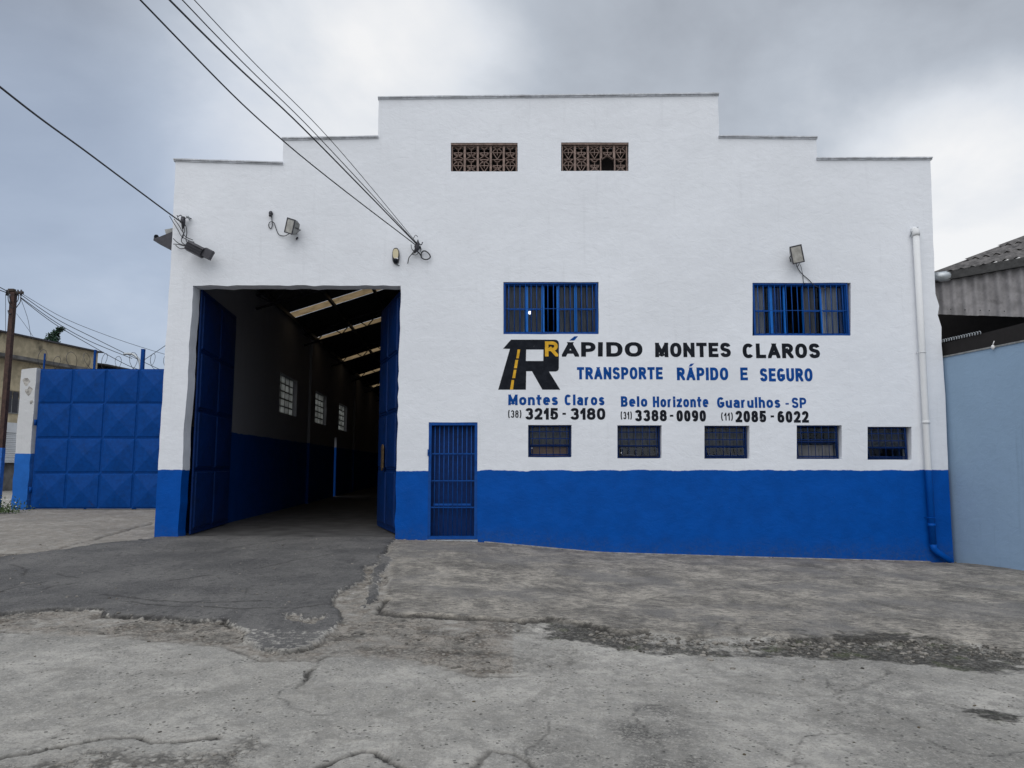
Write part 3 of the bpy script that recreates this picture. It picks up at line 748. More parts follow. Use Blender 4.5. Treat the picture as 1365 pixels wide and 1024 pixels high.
# big door leaves standing open inwards
def pressed(w_, h_, d_, b_=.035):
    """pressed square sheet: flat rim, shallow pyramid"""
    q = MB(); W_, H_ = w_/2, h_/2
    q.add([(-W_,0,-H_),(W_,0,-H_),(W_,0,H_),(-W_,0,H_),(-W_+b_,0,-H_+b_),(W_-b_,0,-H_+b_),(W_-b_,0,H_-b_),(-W_+b_,0,H_-b_),
           (-W_+b_+.02,-.022,-H_+b_+.02),(W_-b_-.02,-.022,-H_+b_+.02),(W_-b_-.02,-.022,H_-b_-.02),(-W_+b_+.02,-.022,H_-b_-.02),(0,-d_,0),
           (-W_,.012,-H_),(W_,.012,-H_),(W_,.012,H_),(-W_,.012,H_)],
          [(0,1,5,4),(1,2,6,5),(2,3,7,6),(3,0,4,7),(4,5,9,8),(5,6,10,9),(6,7,11,10),(7,4,8,11),(8,9,12),(9,10,12),(10,11,12),(11,8,12),(13,16,15,14),(0,13,14,1),(1,14,15,2),(2,15,16,3),(3,16,13,0)])
    return q
def leaf(hinge, end, z0, z1, cols, rows, flip, handle=None):
    h = Vector((*hinge, 0)); e = Vector((*end, 0))-h; L = e.length; e.normalize(); n = Vector((-e.y, e.x, 0))*flip
    mp = lambda a, d, z: h+e*a+n*d+Vector((0, 0, z))
    q = MB(); t = .045
    q.box((0, 0, z0), (L, .03, z0+.06), mp); q.box((0, 0, z1-.06), (L, .03, z1), mp)
    q.box((0, 0, z0+.062), (.05, .03, z1-.062), mp); q.box((L-.05, 0, z0+.062), (L, .03, z1-.062), mp)
    q.box((.05, .035, z0+.05), (L-.05, .045, z1-.05), mp)
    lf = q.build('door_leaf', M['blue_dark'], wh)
    w_, h_ = (L-.1)/cols, (z1-z0-.124)/rows; pr = None
    for i in range(cols):
        for j in range(rows):
            c = mp(.05+(i+.5)*w_, -.004, z0+.062+(j+.5)*h_)
            if pr is None:
                pr = pressed(w_-.012, h_-.012, .05).build('door_panel', M['blue_dark'], lf, raw=True); pr.location = c; W[pr.name] = c; o = pr
            else: o = inst(pr, c, lf)
            o.rotation_euler = (0, 0, math.atan2(e.y, e.x) if flip > 0 else math.atan2(e.y, e.x)+math.pi)
    return lf, mp
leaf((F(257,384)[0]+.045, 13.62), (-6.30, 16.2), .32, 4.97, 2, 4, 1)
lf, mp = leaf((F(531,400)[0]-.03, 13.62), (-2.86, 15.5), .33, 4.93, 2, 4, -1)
z_c = PT(515, 610, 14.7).z
pts = [(math.cos(a)*.085, (math.sin(a)*.085+(.18 if math.sin(a) > 0 else -.18))) for a in [i*math.pi/8 for i in range(16)]]
MB().prism(pts, lambda a, z: mp(1.12+a, -.085, z_c+z), lambda a, z: mp(1.12+a, -.06, z_c+z)).build('lock_plate', M['brass'], lf)

# ---- upper windows
def fbox(mb, x0, y0, x1, y1, Ya, Yb):
    """box over a pixel rectangle of the front wall, between two depths"""
    (a, t_), (b, u) = F(x0, y0), F(x1, y1)
    return mb.box((a, Ya, u), (b, Yb, t_))
def frame(mb, r, t, Ya, Yb, g=.5):
    x0, y0, x1, y1 = r; x0 += g; y0 += g; x1 -= g; y1 -= g
    (a, top), (b, bot) = F(x0, y0), F(x1, y1)
    mb.box((a, Ya, bot), (b, Yb, bot+t)); mb.box((a, Ya, top-t), (b, Yb, top))
    mb.box((a, Ya, bot+t), (a+t, Yb, top-t)); mb.box((b-t, Ya, bot+t), (b, Yb, top-t)); return mb
def curtain(name, mat, x0, x1, y0, y1, Yc, parent, folds, amp=.02, slant=0):
    (a, t_), (b, u) = F(x0, y0), F(x1, y1); n = folds*8; vs = []; fs = []
    for i in range(n+1):
        s = i/n; d = amp*math.sin(s*folds*2*math.pi+.6*math.sin(s*9))
        x = a+(b-a)*s
        vs.append((x, Yc+d, t_)); vs.append((x+(slant*(1-s)), Yc+d*1.25, u))
    for i in range(n): fs.append((2*i, 2*i+1, 2*i+3, 2*i+2))
    return MB().add(vs, fs, True).build(name, mat, parent)
def upper_window(r, mull, nbars, hy, curt, black, label):
    q = MB(); frame(q, r, .045, YF+.05, YF+.13); wd = q.build('window', M['blue_metal'], wh); wd['label'] = label
    (a, top), (b, bot) = F(r[0], r[1]), F(r[2], r[3])
    for (xm, wpx, sash) in mull:
        q = MB(); fbox(q, xm-wpx/2, r[1]+3.6, xm+wpx/2, r[3]-3.4, YF+.10, YF+.15); q.build('mullion', M['blue_bright'], wd)
    edges = [r[0]+3]+[m_[0] for m_ in mull]+[r[2]-3]
    for i in range(len(edges)-1):
        if i == black: continue
        (a_, t_), (b_, u_) = F(edges[i]+2.2, r[1]+3.5), F(edges[i+1]-2.2, r[3]-3.5)
        q = MB(); q.box((a_, YF+.128, u_), (b_, YF+.132, t_)); q.build('pane', M['glass'], wd)
        q = MB(); fbox(q, edges[i]+2.4, hy-1.0, edges[i+1]-2.4, hy+.9, YF+.115, YF+.127); q.build('sash_rail', M['blue_metal'], wd)
    bar = None
    n = nbars
    for i in range(n):
        x = a+.05+(b-a-.10)*(i+.5)/n; loc = (x, YF+.032, (top+bot)/2)
        if bar is None:
            hz = (top-bot)/2-.012; bar = MB().tube([(0, 0, -hz), (0, 0, hz)], .0085, 6).build('bar', M['blue_metal'], wd); bar.location = loc; W[bar.name] = Vector(loc)
        else: inst(bar, loc, wd)
    q = MB(); z = F(0, hy)[1]; q.box((a+.012, YF+.022, z-.012), (b-.012, YF+.028, z-.001)); q.build('crossbar', M['blue_metal'], wd)
    q = MB(); frame(q, r, .028, YF+.015, YF+.045, .4); q.build('grille_frame', M['blue_metal'], wd)
    for c in curt: curtain(c[0], M[c[1]], c[2], c[3], r[1]+1, r[3]-1, YF+.22, wd, c[4], .022, c[5] if len(c) > 5 else 0)
    return wd
w1 = upper_window(W1, [(702,4.4,1), (724,4.4,1), (744,3.6,1), (768,4.4,1)], 16, 410.8,
    [('curtain', 'curtain_dark', 673, 699, 4), ('curtain', 'curtain', 695, 699.5, 1), ('curtain', 'curtain_dark', 704, 723, 3), ('curtain', 'curtain_dark', 746, 766, 3), ('curtain', 'curtain_dark', 768, 796, 5)], 2,
    'upper window above the black and yellow logo')
w2 = upper_window(W2, [(1030,7.5,1), (1048.5,5,1), (1073,2.6,1), (1098,5,1)], 16, 413.2,
    [('curtain', 'curtain', 1004, 1026, 4), ('curtain', 'curtain_blue', 1034, 1046, 2), ('curtain', 'curtain_dark', 1076, 1094, 2), ('curtain', 'curtain', 1098, 1126, 4), ('curtain', 'curtain_blue', 1124, 1132, 1)], 2,
    'upper window under the small floodlight on the right')
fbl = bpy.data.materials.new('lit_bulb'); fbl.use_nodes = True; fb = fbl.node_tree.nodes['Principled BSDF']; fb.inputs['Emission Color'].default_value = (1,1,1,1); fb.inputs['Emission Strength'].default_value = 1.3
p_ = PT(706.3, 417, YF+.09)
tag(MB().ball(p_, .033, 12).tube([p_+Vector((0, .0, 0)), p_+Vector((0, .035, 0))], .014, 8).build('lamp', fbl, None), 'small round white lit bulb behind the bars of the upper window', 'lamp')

# ---- five small windows
for k, r in enumerate(SW):
    q = MB(); frame(q, r, .022, YF+.11, YF+.17); wd = q.build('small_window', M['blue_dark'], wh)
    wd['label'] = ['with a brown board behind its lower half', 'with a white latch at its lower left', 'with open lower hopper pane', 'with a curtain in its lower half', 'nearest the drain pipe'][k]
    (a, top), (b, bot) = F(r[0], r[1]), F(r[2], r[3]); H = top-bot
    zs = [top-H*.20, top-H*.42, top-H*(.62 if k != 3 else .48)]
    for i, z in enumerate(zs):
        MB().box((a+.037, YF+.10, z-.009), (b-.037, YF+.135, z+.009)).build('glazing_bar', M['blue_dark'], wd)
    zz_ = [top-.04]+zs
    for i in range(3):
        MB().box((a+.04, YF+.128, zz_[i+1]+.012), (b-.04, YF+.132, zz_[i]-.012)).build('pane', M['glass'], wd)
    # lower hopper tilted outwards a little
    t = .05 if k in (1, 2, 4) else .02; zl = zs[2]-.02
    vs = [(a+.045, YF+.13, zl), (b-.045, YF+.13, zl), (b-.045, YF+.13-t, bot+.05), (a+.045, YF+.13-t, bot+.05)]
    q = MB().add(vs, [(0, 1, 2, 3)]); q.build('hopper_pane', M['glass'], wd)
    q = MB(); 
    for i in range(4): q.tube([vs[i], vs[(i+1) % 4]], .011, 4)
    q.build('hopper_frame', M['blue_dark'] if k != 1 else M['dark_metal'], wd)
    bar = None; nb = 6
    for i in range(nb):
        x = a+.02+(b-a-.04)*(i+.5)/nb; loc = (x, YF+.025, (top+bot)/2)
        if bar is None: bar = MB().tube([(0,0,-H/2+.01), (0,0,H/2-.01)], .006, 5).build('bar', M['blue_dark'], wd); bar.location = loc; W[bar.name] = Vector(loc)
        else: inst(bar, loc, wd)
    if k == 0:
        MB().box((a+.05, YF+.17, bot+.03), (b-.05, YF+.18, bot+H*.42)).build('board', simple('brown_board', (.13, .075, .05), .8), wd)
    if k == 3: curtain('curtain', M['curtain_dark'], r[0]+4, r[2]-4, r[1]+26, r[3]-1, YF+.2, wd, 5, .015)
    if k in (2, 4, 0, 1): curtain('curtain', M['curtain_dark'], r[0]+3, r[2]-3, r[1]+2, r[1]+26, YF+.23, wd, 5, .015)
    if k < 2:
        MB().ball(PT(r[0]+5.3, r[1]+31+6*k, YF+.06), .012, 8).build('latch', M['white_plastic'], wd)

# ---- pedestrian door
r = DR; (a, top), (b, bot) = F(r[0], r[1]), F(r[2], r[3])
q = MB(); t = .055
q.box((a+.004, YF-.004, bot+.02), (a+t, YF+.08, top-.004)); q.box((b-t, YF-.004, bot+.02), (b-.004, YF+.08, top-.004)); q.box((a+t, YF-.004, top-t), (b-t, YF+.08, top-.004)); q.box((a+t, YF-.004, bot+.02), (b-t, YF+.08, bot+.02+t))
dr = q.build('grille_door', M['blue_metal'], wh)
for py in (605, 641, 676.5):
    z = F(0, py)[1]; MB().box((a+t, YF+.012, z-.010), (b-t, YF+.03, z+.010)).build('rail', M['blue_metal'], dr)
z = F(0, 673)[1]; MB().box((a+t+.05, YF+.034, z-.016), (b-t-.06, YF+.05, z+.02)).build('rail', M['blue_metal'], dr)
bar = None
for i in range(9):
    x = a+t+.02+(b-a-2*t-.04)*(i+.5)/9; loc = (x, YF+.04, (top+bot)/2+.01)
    if bar is None: bar = MB().tube([(0,0,-(top-bot)/2+.08), (0,0,(top-bot)/2-.065)], .009, 6).build('bar', M['blue_metal'], dr); bar.location = loc; W[bar.name] = Vector(loc)
    else: inst(bar, loc, dr)
MB().box((a+.006, YF+.17, bot+.02), (b-.006, YF+.21, top-.004)).build('solid_door', M['blue_dark'], dr)
q = MB(); (hx, hz_) = F(571, 603.5); q.box((hx-.012, YF-.022, hz_-.06), (hx+.02, YF-.006, hz_+.06)); q.tube([(hx+.004, YF-.02, hz_), (hx+.004, YF-.05, hz_)], .016, 8); q.build('handle', M['blue_metal'], dr)
MB().box((a-.01, YF-.06, bot-.09), (b+.01, YF+.25, bot+.012)).build('door_sill', M['sill'], wh)

# ---- breeze-block vents
def breeze(w_, h_, v):
    q = MB(); X, Z = w_/2, h_/2; t = .020; y0, y1 = 0, .07
    q.box((-X, y0-.01, -Z), (-X+t, y1, Z)); q.box((X-t, y0-.01, -Z), (X, y1, Z))
    def bar_(p, q2, th=.011, y0=.005):
        p, q2 = Vector((p[0], 0, p[1])), Vector((q2[0], 0, q2[1])); d = (q2-p); L = d.length
        if L < 1e-6: return
        d.normalize(); n = Vector((-d.z, 0, d.x)); c = (p+q2)/2
        q.box((-L/2, y0, -th/2), (L/2, y1, th/2), lambda u, yy, vv: c+d*u+n*vv+Vector((0, yy, 0)))
    iX = X-t
    bar_((-iX, Z-.008), (iX, Z-.008), .012)
    bar_((-iX, 0), (iX, 0), .011); bar_((0, -Z*.4), (0, Z*.4), .012, .002)
    def arc(cx_, cz, r_, a0, a1, n=7):
        ps = [(cx_+r_*math.cos(R(a0+(a1-a0)*i/n)), cz+r_*math.sin(R(a0+(a1-a0)*i/n))) for i in range(n+1)]
        for i in range(n): bar_(ps[i], ps[i+1], .011)
    rr = iX*.92
    arc(0, -Z*.16, rr, 12, 168) if v % 2 == 0 else arc(0, Z*.25, rr, 192, 348)
    if v % 2 == 0:
        bar_((-iX, Z), (iX*.1, Z*.45)); bar_((iX, Z), (-iX*.1, Z*.45)); bar_((-iX*.7, -Z*.1), (0, -Z)); bar_((iX*.7, -Z*.1), (0, -Z))
    else:
        bar_((-iX, -Z), (iX, Z*.1)); bar_((iX, -Z), (-iX, Z*.1)); arc(0, Z, iX*.55, 190, 350)
    return q
vm = None
for vi, r in enumerate((V1, V2_)):
    (a, top), (b, bot) = F(r[0], r[1]), F(r[2], r[3])
    q = MB(); q.box((a, YF+.012, top-.035), (b, YF+.16, top)); vt = q.build('vent', M['terracotta'], wh); vt['label'] = ['left breeze block vent, its lattice complete', 'right breeze block vent with a broken hole low down'][vi]
    top -= .035; w_, h_ = (b-a-.03)/5, (top-bot-.02)/2
    if vm is None:
        vm = []
        for v in range(2):
            o = breeze(w_, h_, v).build('breeze_block', M['terracotta'], vt, raw=True); vm.append(o)
    used_ = [False, False]
    for i in range(5):
        for j in range(2):
            loc = (a+.015+(i+.5)*w_, YF+.05, bot+.01+(j+.5)*h_); v = (i+j+vi) % 2 if (i*7+j*3) % 5 else j
            if vi == 0 and not used_[v]: o = vm[v]; used_[v] = True; o.location = loc; W[o.name] = Vector(loc)
            elif vi == 1 and i == 3 and j == 0: continue
            else: inst(vm[v], loc, vt)
    MB().box((a-.02, YF+.302, bot-.1), (b+.02, YF+.33, top+.1)).build('vent_shade_sheet', M['shade_and_steel'], vt)  # added near-black sheet, stands in for the shade behind the lattice

# ---- lettering, painted on the wall
def el(cx_, cy_, rx, ry, a0, a1, n=18, p=2.35):
    out = []
    for i in range(n+1):
        t = R(a0+(a1-a0)*i/n); c, s_ = math.cos(t), math.sin(t)
        out.append((cx_+rx*math.copysign(abs(c)**(2/p), c), cy_+ry*math.copysign(abs(s_)**(2/p), s_)))
    return out
def cv(*pts):
    return [tuple(v[:2]) for v in spline([(a, b, 0) for a, b in pts], 5)]
bowl = lambda y0, y1, x1=1: [(0, y1), (.45, y1)]+el(.45, (y0+y1)/2, x1-.45, (y1-y0)/2, 90, -90, 12)[1:-1]+[(.45, y0), (0, y0)]
X_ = .70                                            # height of the small letters
GL = {                                              # glyph: (width, strokes); 'L' straight, 'C' curved, 'O' closed
 'A': (1.12, [('L', [(0,0),(.5,1)]), ('L', [(.5,1),(1,0)]), ('L', [(.2,.27),(.8,.27)])]),
 'B': (.95, [('L', [(0,0),(0,1)]), ('C', bowl(.52, 1, .92)), ('C', bowl(0, .52))]),
 'C': (1, [('C', el(.5,.5,.5,.5,42,318))]), 'D': (1, [('L', [(0,0),(0,1)]), ('C', bowl(0, 1))]),
 'E': (.82, [('L', [(0,0),(0,1)]), ('L', [(0,1),(1,1)]), ('L', [(0,0),(1,0)]), ('L', [(0,.51),(.86,.51)])]),
 'G': (1.02, [('C', el(.5,.5,.5,.5,42,352)), ('L', [(1,.43),(.62,.43)]), ('L', [(1,.43),(1,.2)])]),
 'H': (1, [('L', [(0,0),(0,1)]), ('L', [(1,0),(1,1)]), ('L', [(0,.5),(1,.5)])]), 'I': (.0, [('L', [(0,0),(0,1)])]),
 'L': (.8, [('L', [(0,0),(0,1)]), ('L', [(0,0),(1,0)])]),
 'M': (1.3, [('L', [(0,0),(0.02,1)]), ('L', [(1,0),(.98,1)]), ('L', [(.02,1),(.5,.2)]), ('L', [(.5,.2),(.98,1)])]),
 'N': (1.03, [('L', [(0,0),(0,1)]), ('L', [(1,0),(1,1)]), ('L', [(0,1),(1,0)])]),
 'O': (1.05, [('O', el(.5,.5,.5,.5,0,360))]), 'P': (.92, [('L', [(0,0),(0,1)]), ('C', bowl(.42, 1))]),
 'R': (.98, [('L', [(0,0),(0,1)]), ('C', bowl(.45, 1, .96)), ('L', [(.5,.45),(1,0)])]),
 'S': (.95, [('C', cv((.95,.80),(.82,.95),(.5,1),(.16,.95),(.03,.76),(.15,.59),(.5,.51),(.86,.43),(.98,.25),(.86,.06),(.5,0),(.16,.05),(.02,.22)))]),
 'T': (.92, [('L', [(.5,0),(.5,1)]), ('L', [(0,1),(1,1)])]), 'U': (1, [('C', [(0,1.2),(0,.4)]+el(.5,.38,.5,.38,180,360,12)+[(1,1.2)])]),
 'a': (.82, [('C', cv((.06,.56),(.22,.68),(.55,X_),(.92,.62),(1,.44),(1,.2))), ('L', [(1,.4),(1,0)]), ('O', el(.5,.2,.5,.2,0,360))]),
 'e': (.86, [('C', [(0,.36),(1,.36)]+el(.5,.35,.5,.35,2,318,20))]), 'h': (.82, [('L', [(0,0),(0,1)]), ('C', [(0,.36)]+el(.5,.42,.5,.28,165,0,10)+[(1,-.2)])]),
 'i': (.0, [('L', [(0,0),(0,.66)]), ('L', [(0,.98),(0,1.0)])]), 'l': (.0, [('L', [(0,0),(0,1)])]),
 'n': (.82, [('L', [(0,0),(0,.66)]), ('C', [(0,.36)]+el(.5,.42,.5,.28,165,0,10)+[(1,-.2)])]), 'o': (.9, [('O', el(.5,.35,.5,.35,0,360))]),
 'r': (.5, [('L', [(0,0),(0,.66)]), ('C', cv((.0,.38),(.2,.6),(.6,X_),(1,.67)))]),
 's': (.75, [('C', cv((.92,.56),(.75,.67),(.5,X_),(.18,.66),(.06,.52),(.2,.41),(.5,.36),(.84,.29),(.95,.16),(.8,.03),(.5,0),(.18,.03),(.03,.14)))]),
 't': (.5, [('L', [(.4,.2),(.4,.95)]), ('C', cv((.4,.3),(.42,.1),(.62,0),(1,.02))), ('L', [(0,.68),(1,.68)])]),
 'u': (.82, [('L', [(1,0),(1,.66)]), ('C', [(0,.72),(0,.3)]+el(.5,.28,.5,.28,180,345,10)+[(1,.34)])]),
 'z': (.75, [('L', [(0,.68),(1,.68)]), ('L', [(0,0),(1,0)]), ('L', [(.98,.68),(.02,0)])]),
 '0': (.82, [('O', el(.5,.5,.5,.5,0,360,24,2.5))]), '1': (.35, [('L', [(1,0),(1,1)]), ('L', [(1,1),(.1,.74)])]),
 '2': (.85, [('C', cv((.03,.72),(.14,.92),(.5,1),(.88,.92),(.98,.72),(.86,.5),(.45,.24),(.05,.0))), ('L', [(0,0),(1,0)])]),
 '3': (.85, [('C', cv((.05,.82),(.2,.96),(.5,1),(.86,.94),(.95,.76),(.84,.59),(.42,.53))), ('C', cv((.42,.53),(.88,.46),(1,.26),(.88,.06),(.5,0),(.16,.05),(.02,.2)))]),
 '5': (.85, [('L', [(.92,1),(.14,1)]), ('L', [(.14,1),(.08,.5)]), ('C', cv((.06,.5),(.22,.6),(.5,.64),(.88,.54),(1,.32),(.86,.07),(.48,0),(.14,.05),(.0,.19)))]),
 '6': (.85, [('O', el(.5,.31,.5,.31,0,360)), ('C', cv((0,.3),(.03,.65),(.2,.92),(.55,1),(.92,.88)))]),
 '8': (.85, [('O', el(.5,.765,.44,.235,0,360)), ('O', el(.5,.275,.5,.275,0,360))]),
 '9': (.85, [('O', el(.5,.69,.5,.31,0,360)), ('C', cv((1,.7),(.97,.35),(.8,.08),(.45,0),(.08,.12)))]),
 '(': (.28, [('C', cv((1,1.12),(.25,.9),(0,.5),(.25,.1),(1,-.12)))]), ')': (.28, [('C', cv((0,1.12),(.75,.9),(1,.5),(.75,.1),(0,-.12)))]),
}
def ribbon(pts, t, ext, closed):
    P = [Vector(p) for p in pts]
    if closed: P = P[:-1] if (P[0]-P[-1]).length < 1e-6 else P
    Q2 = [P[0]]
    for p in P[1:]:
        if (p-Q2[-1]).length > 1e-5: Q2.append(p)
    P = Q2; n = len(P)
    if ext and not closed:
        P[0] = P[0]+(P[0]-P[1]).normalized()*ext; P[-1] = P[-1]+(P[-1]-P[-2]).normalized()*ext
    Lf, Rt = [], []
    for i, p in enumerate(P):
        a = P[i-1] if (i > 0 or closed) else None; b = P[(i+1) % n] if (i < n-1 or closed) else None
        d1 = (p-a).normalized() if a is not None else None; d2 = (b-p).normalized() if b is not None else None
        d1 = d1 or d2; d2 = d2 or d1; m_ = (d1+d2)
        m_ = m_.normalized() if m_.length > 1e-4 else d1
        k = 1/max(.55, m_.dot(d1)); nrm_ = Vector((-m_.y, m_.x))*t/2*k; Lf.append(p+nrm_); Rt.append(p-nrm_)
    return [[Lf[i], Lf[(i+1) % n], Rt[(i+1) % n], Rt[i]] for i in range(n if closed else n-1)]
def letters(s, x0, y0, x1, y1, mat, t=.2, xs=1.0, gap=.16, lift=.003):
    """a word drawn with a broad brush: t stroke / height, xs how much wider than tall the stroke is"""
    H = (y1-y0); Wd = (x1-x0)/H/xs; ws = [GL[c][0] for c in s]; k = len(s)
    room = Wd-k*t-(k-1)*gap; u = room/max(.01, sum(ws)) if sum(ws) > 0 else 0
    (a, top), (b, bot) = F(x0, y0), F(x1, y1); sx = (b-a)/Wd; sz = top-bot
    q = MB(); x = 0
    for c, w_ in zip(s, ws):
        cw = w_*u; quads = []
        for kind, pts in GL[c][1]:
            pp_ = [(x+t/2+px*cw, t/2+py*(1-t)) for px, py in pts]
            quads += ribbon(pp_, t, t*.9 if kind == 'L' and (abs(pts[0][0]-pts[1][0]) > .01 and abs(pts[0][1]-pts[1][1]) > .01) else (t/2 if kind == 'L' else 0), kind == 'O')
        lo_, hi_ = (-.2, 1.2) if c in '()' else (0, 1)
        box = [Vector((x-.001, lo_)), Vector((x+cw+t+.001, lo_)), Vector((x+cw+t+.001, hi_)), Vector((x-.001, hi_))]
        vs, es = [], []
        for pl in quads+[box]:
            b0 = len(vs); vs += [v.to_2d() if len(v) > 2 else v for v in pl]; es += [(b0+i, b0+(i+1) % 4) for i in range(4)]
        r_ = delaunay_2d_cdt(vs, es, [], 0, 1e-5); V2, F2 = r_[0], r_[2]; fs = []
        for f in F2:
            cc_ = (sum(V2[i].x for i in f)/3, sum(V2[i].y for i in f)/3)
            if pin(cc_, box) and any(pin(cc_, ql) for ql in quads): fs.append(list(f))
        used = sorted({i for f in fs for i in f}); mp_ = {o_: n_ for n_, o_ in enumerate(used)}
        q.add([(a+V2[i].x*sx, YF-lift, bot+V2[i].y*sz) for i in used], [[mp_[i] for i in f] for f in fs])
        x += cw+t+gap
    return q.build('lettering', mat, wh)
def shape(pts, hole, mat, name, lift):
    w_ = [F(*p) for p in pts]; hs = [[F(*p) for p in hole]] if hole else []
    q = panel(MB(), w_, hs, lambda x, z: (x, YF-lift, z), lambda x, z: (x, YF-lift+.0015, z)); return q.build(name, mat, wh)
K, B_ = M['black'], M['blue_paint']
for s, x0, x1 in (('A', 748.8, 771.8), ('P', 774.5, 794), ('D', 808, 830), ('O', 832.6, 856.6)): letters(s, x0, 456.2, x1, 475.6, K, .235, 1.42)
shape([(797.2,456.2),(803.6,456.2),(803.4,475.4),(797,475.4)], None, K, 'lettering', .0025)
shape([(759,454),(765.5,448.5),(770.5,448.3),(765.5,454)], None, B_, 'lettering', .0025)
letters('MONTES', 873, 457, 974.5, 476.2, K, .235, 1.14, .11); letters('CLAROS', 989.5, 458, 1093.5, 477.6, K, .235, 1.14, .11)
letters('TRANSPORTE', 769, 489.5, 883.5, 505.8, B_, .225, 1.0, .10); letters('RAPIDO', 902, 490, 971, 507, B_, .225, 1.02, .11)
shape([(918,488.6),(920.5,485),(925.5,484.5),(921.5,488.6)], None, B_, 'lettering', .0025)
letters('E', 986.5, 490, 997, 507, B_, .22); letters('SEGURO', 1012.5, 491, 1083.5, 508.6, B_, .22, 1.0, .10)
letters('Montes', 677.5, 526, 744, 540.2, B_, .225, 1.08, .13); letters('Claros', 752.5, 526, 806, 540.4, B_, .225, 1.04, .13)
letters('Belo', 827.5, 528.3, 863, 542.4, B_, .225, 1.06, .13); letters('Horizonte', 870, 528.6, 944.5, 543, B_, .215, 1.02, .11)
letters('Guarulhos', 955.5, 529.5, 1040.5, 543.8, B_, .215, 1.05, .12); letters('SP', 1055, 530.2, 1075, 544, B_, .21, 1.0, .12)
shape([(1047,537.4),(1051.5,537.4),(1051.5,539.4),(1047,539.4)], None, B_, 'lettering', .0025)
for (s, x0, y0, x1, y1) in (('(38)', 677.3, 547, 695, 557), ('(31)', 827.2, 549, 842.3, 559), ('(11)', 961, 550.3, 977, 560.6)): letters(s, x0, y0, x1, y1, K, .15, 1.0, .12)
for (s, x0, y0, x1, y1) in (('3215', 700, 544, 744, 559.5), ('3180', 760, 544, 807, 559.7), ('3388', 846, 546.5, 889, 561.7), ('0090', 901.5, 547, 941.2, 562), ('2085', 980, 547.6, 1021.5, 563), ('6022', 1036, 548, 1078.3, 563.5)):
    letters(s, x0, y0, x1, y1, K, .225, 1.12, .10)
for (x, y) in ((752, 551.7), (895.2, 554.3), (1029.5, 555.2)): shape([(x-2.3,y-1.3),(x+2.3,y-1.3),(x+2.3,y+1.3),(x-2.3,y+1.3)], None, K, 'lettering', .0025)
c_ = lambda x, y: (660+x/6.825, 440+y/6.825)
shape([c_(*p) for p in [(145,88),(545,88),(562,92),(573,102),(580,118),(580,345),(576,362),(566,373),(550,378),(490,378),(592,543),(430,543),(335,375),(283,375),(280,543),(28,543),(135,172),(72,170)]],
      [c_(*p) for p in [(283,178),(440,178),(438,282),(280,282)]], K, 'logo', .0025)
for qd in ([(205,178),(228,178),(215,258),(192,258)], [(185,272),(210,272),(198,348),(172,348)], [(170,362),(194,362),(182,438),(156,438)], [(150,455),(173,455),(163,542),(136,542)]):
    shape([c_(*p) for p in qd], None, M['yellow'], 'logo_dash', .0050)
letters('R', *c_(453, 104), *c_(574, 241), M['yellow'], .21, 1.12, .1, .005)

# ------------------------------------------------------------------ things fixed to the front
# drain pipe
pp = [PT(1221, 313, YF-.085), PT(1229.5, 470, YF-.085), PT(1237.5, 626, YF-.085), PT(1244, 730, YF-.085)]
z0 = float(gz(np.array([7.7]), np.array([YF]))[0])
end = PT(1268, 748.5, YF-.16)
dp = empty('drain_pipe', (pp[3].x, pp[3].y, z0), 'plastic drain pipe, white above and blue below, near the right corner', 'pipe')
q = MB(); q.tube([pp[0], pp[1], pp[2], pp[3]+Vector((0,0,.06))], .058, 16); q.tube([pp[3]+Vector((0,0,.062)), pp[3]+Vector((.01,0,-.02)), pp[3]+Vector((.07,0,-.085)), end], .056, 14)
q.build('pipe', M['pvc'], dp)
q = MB()
for py in (563, 700): c = PT(1221+(py-313)*.054, py, YF-.085); q.tube([c+Vector((0,0,-.03)), c+Vector((0,0,.03))], .064, 16)
q.build('coupling', M['pvc'], dp)
c = pp[0]; q = MB(); q.tube([c+Vector((0,0,-.02)), c+Vector((0,0,.02)), c+Vector((-.0,.01,.07)), c+Vector((0,.04,.10)), c+Vector((0,.085,.11))], [.068,.072,.074,.066,.06], 16); q.build('elbow', M['pvc'], dp)
q = MB(); q.tube([c+Vector((-.08,.07,-.02)), c+Vector((-.075,.0,.05)), c+Vector((-.03,-.03,.11)), c+Vector((.05,.0,.15)), c+Vector((.09,.08,.17))], .008, 6); q.build('strap', M['galv'], dp)
for py in (470, 690):
    c = PT(1221+(py-313)*.054, py, YF-.085); q = MB(); q.tube([c+Vector((-.075,.083,0))]+[c+Vector((-.064*math.cos(t*math.pi/6), -.064*math.sin(t*math.pi/6), 0)) for t in range(7)]+[c+Vector((.075,.083,0))], .006, 5); q.build('clip', M['pvc'], dp)

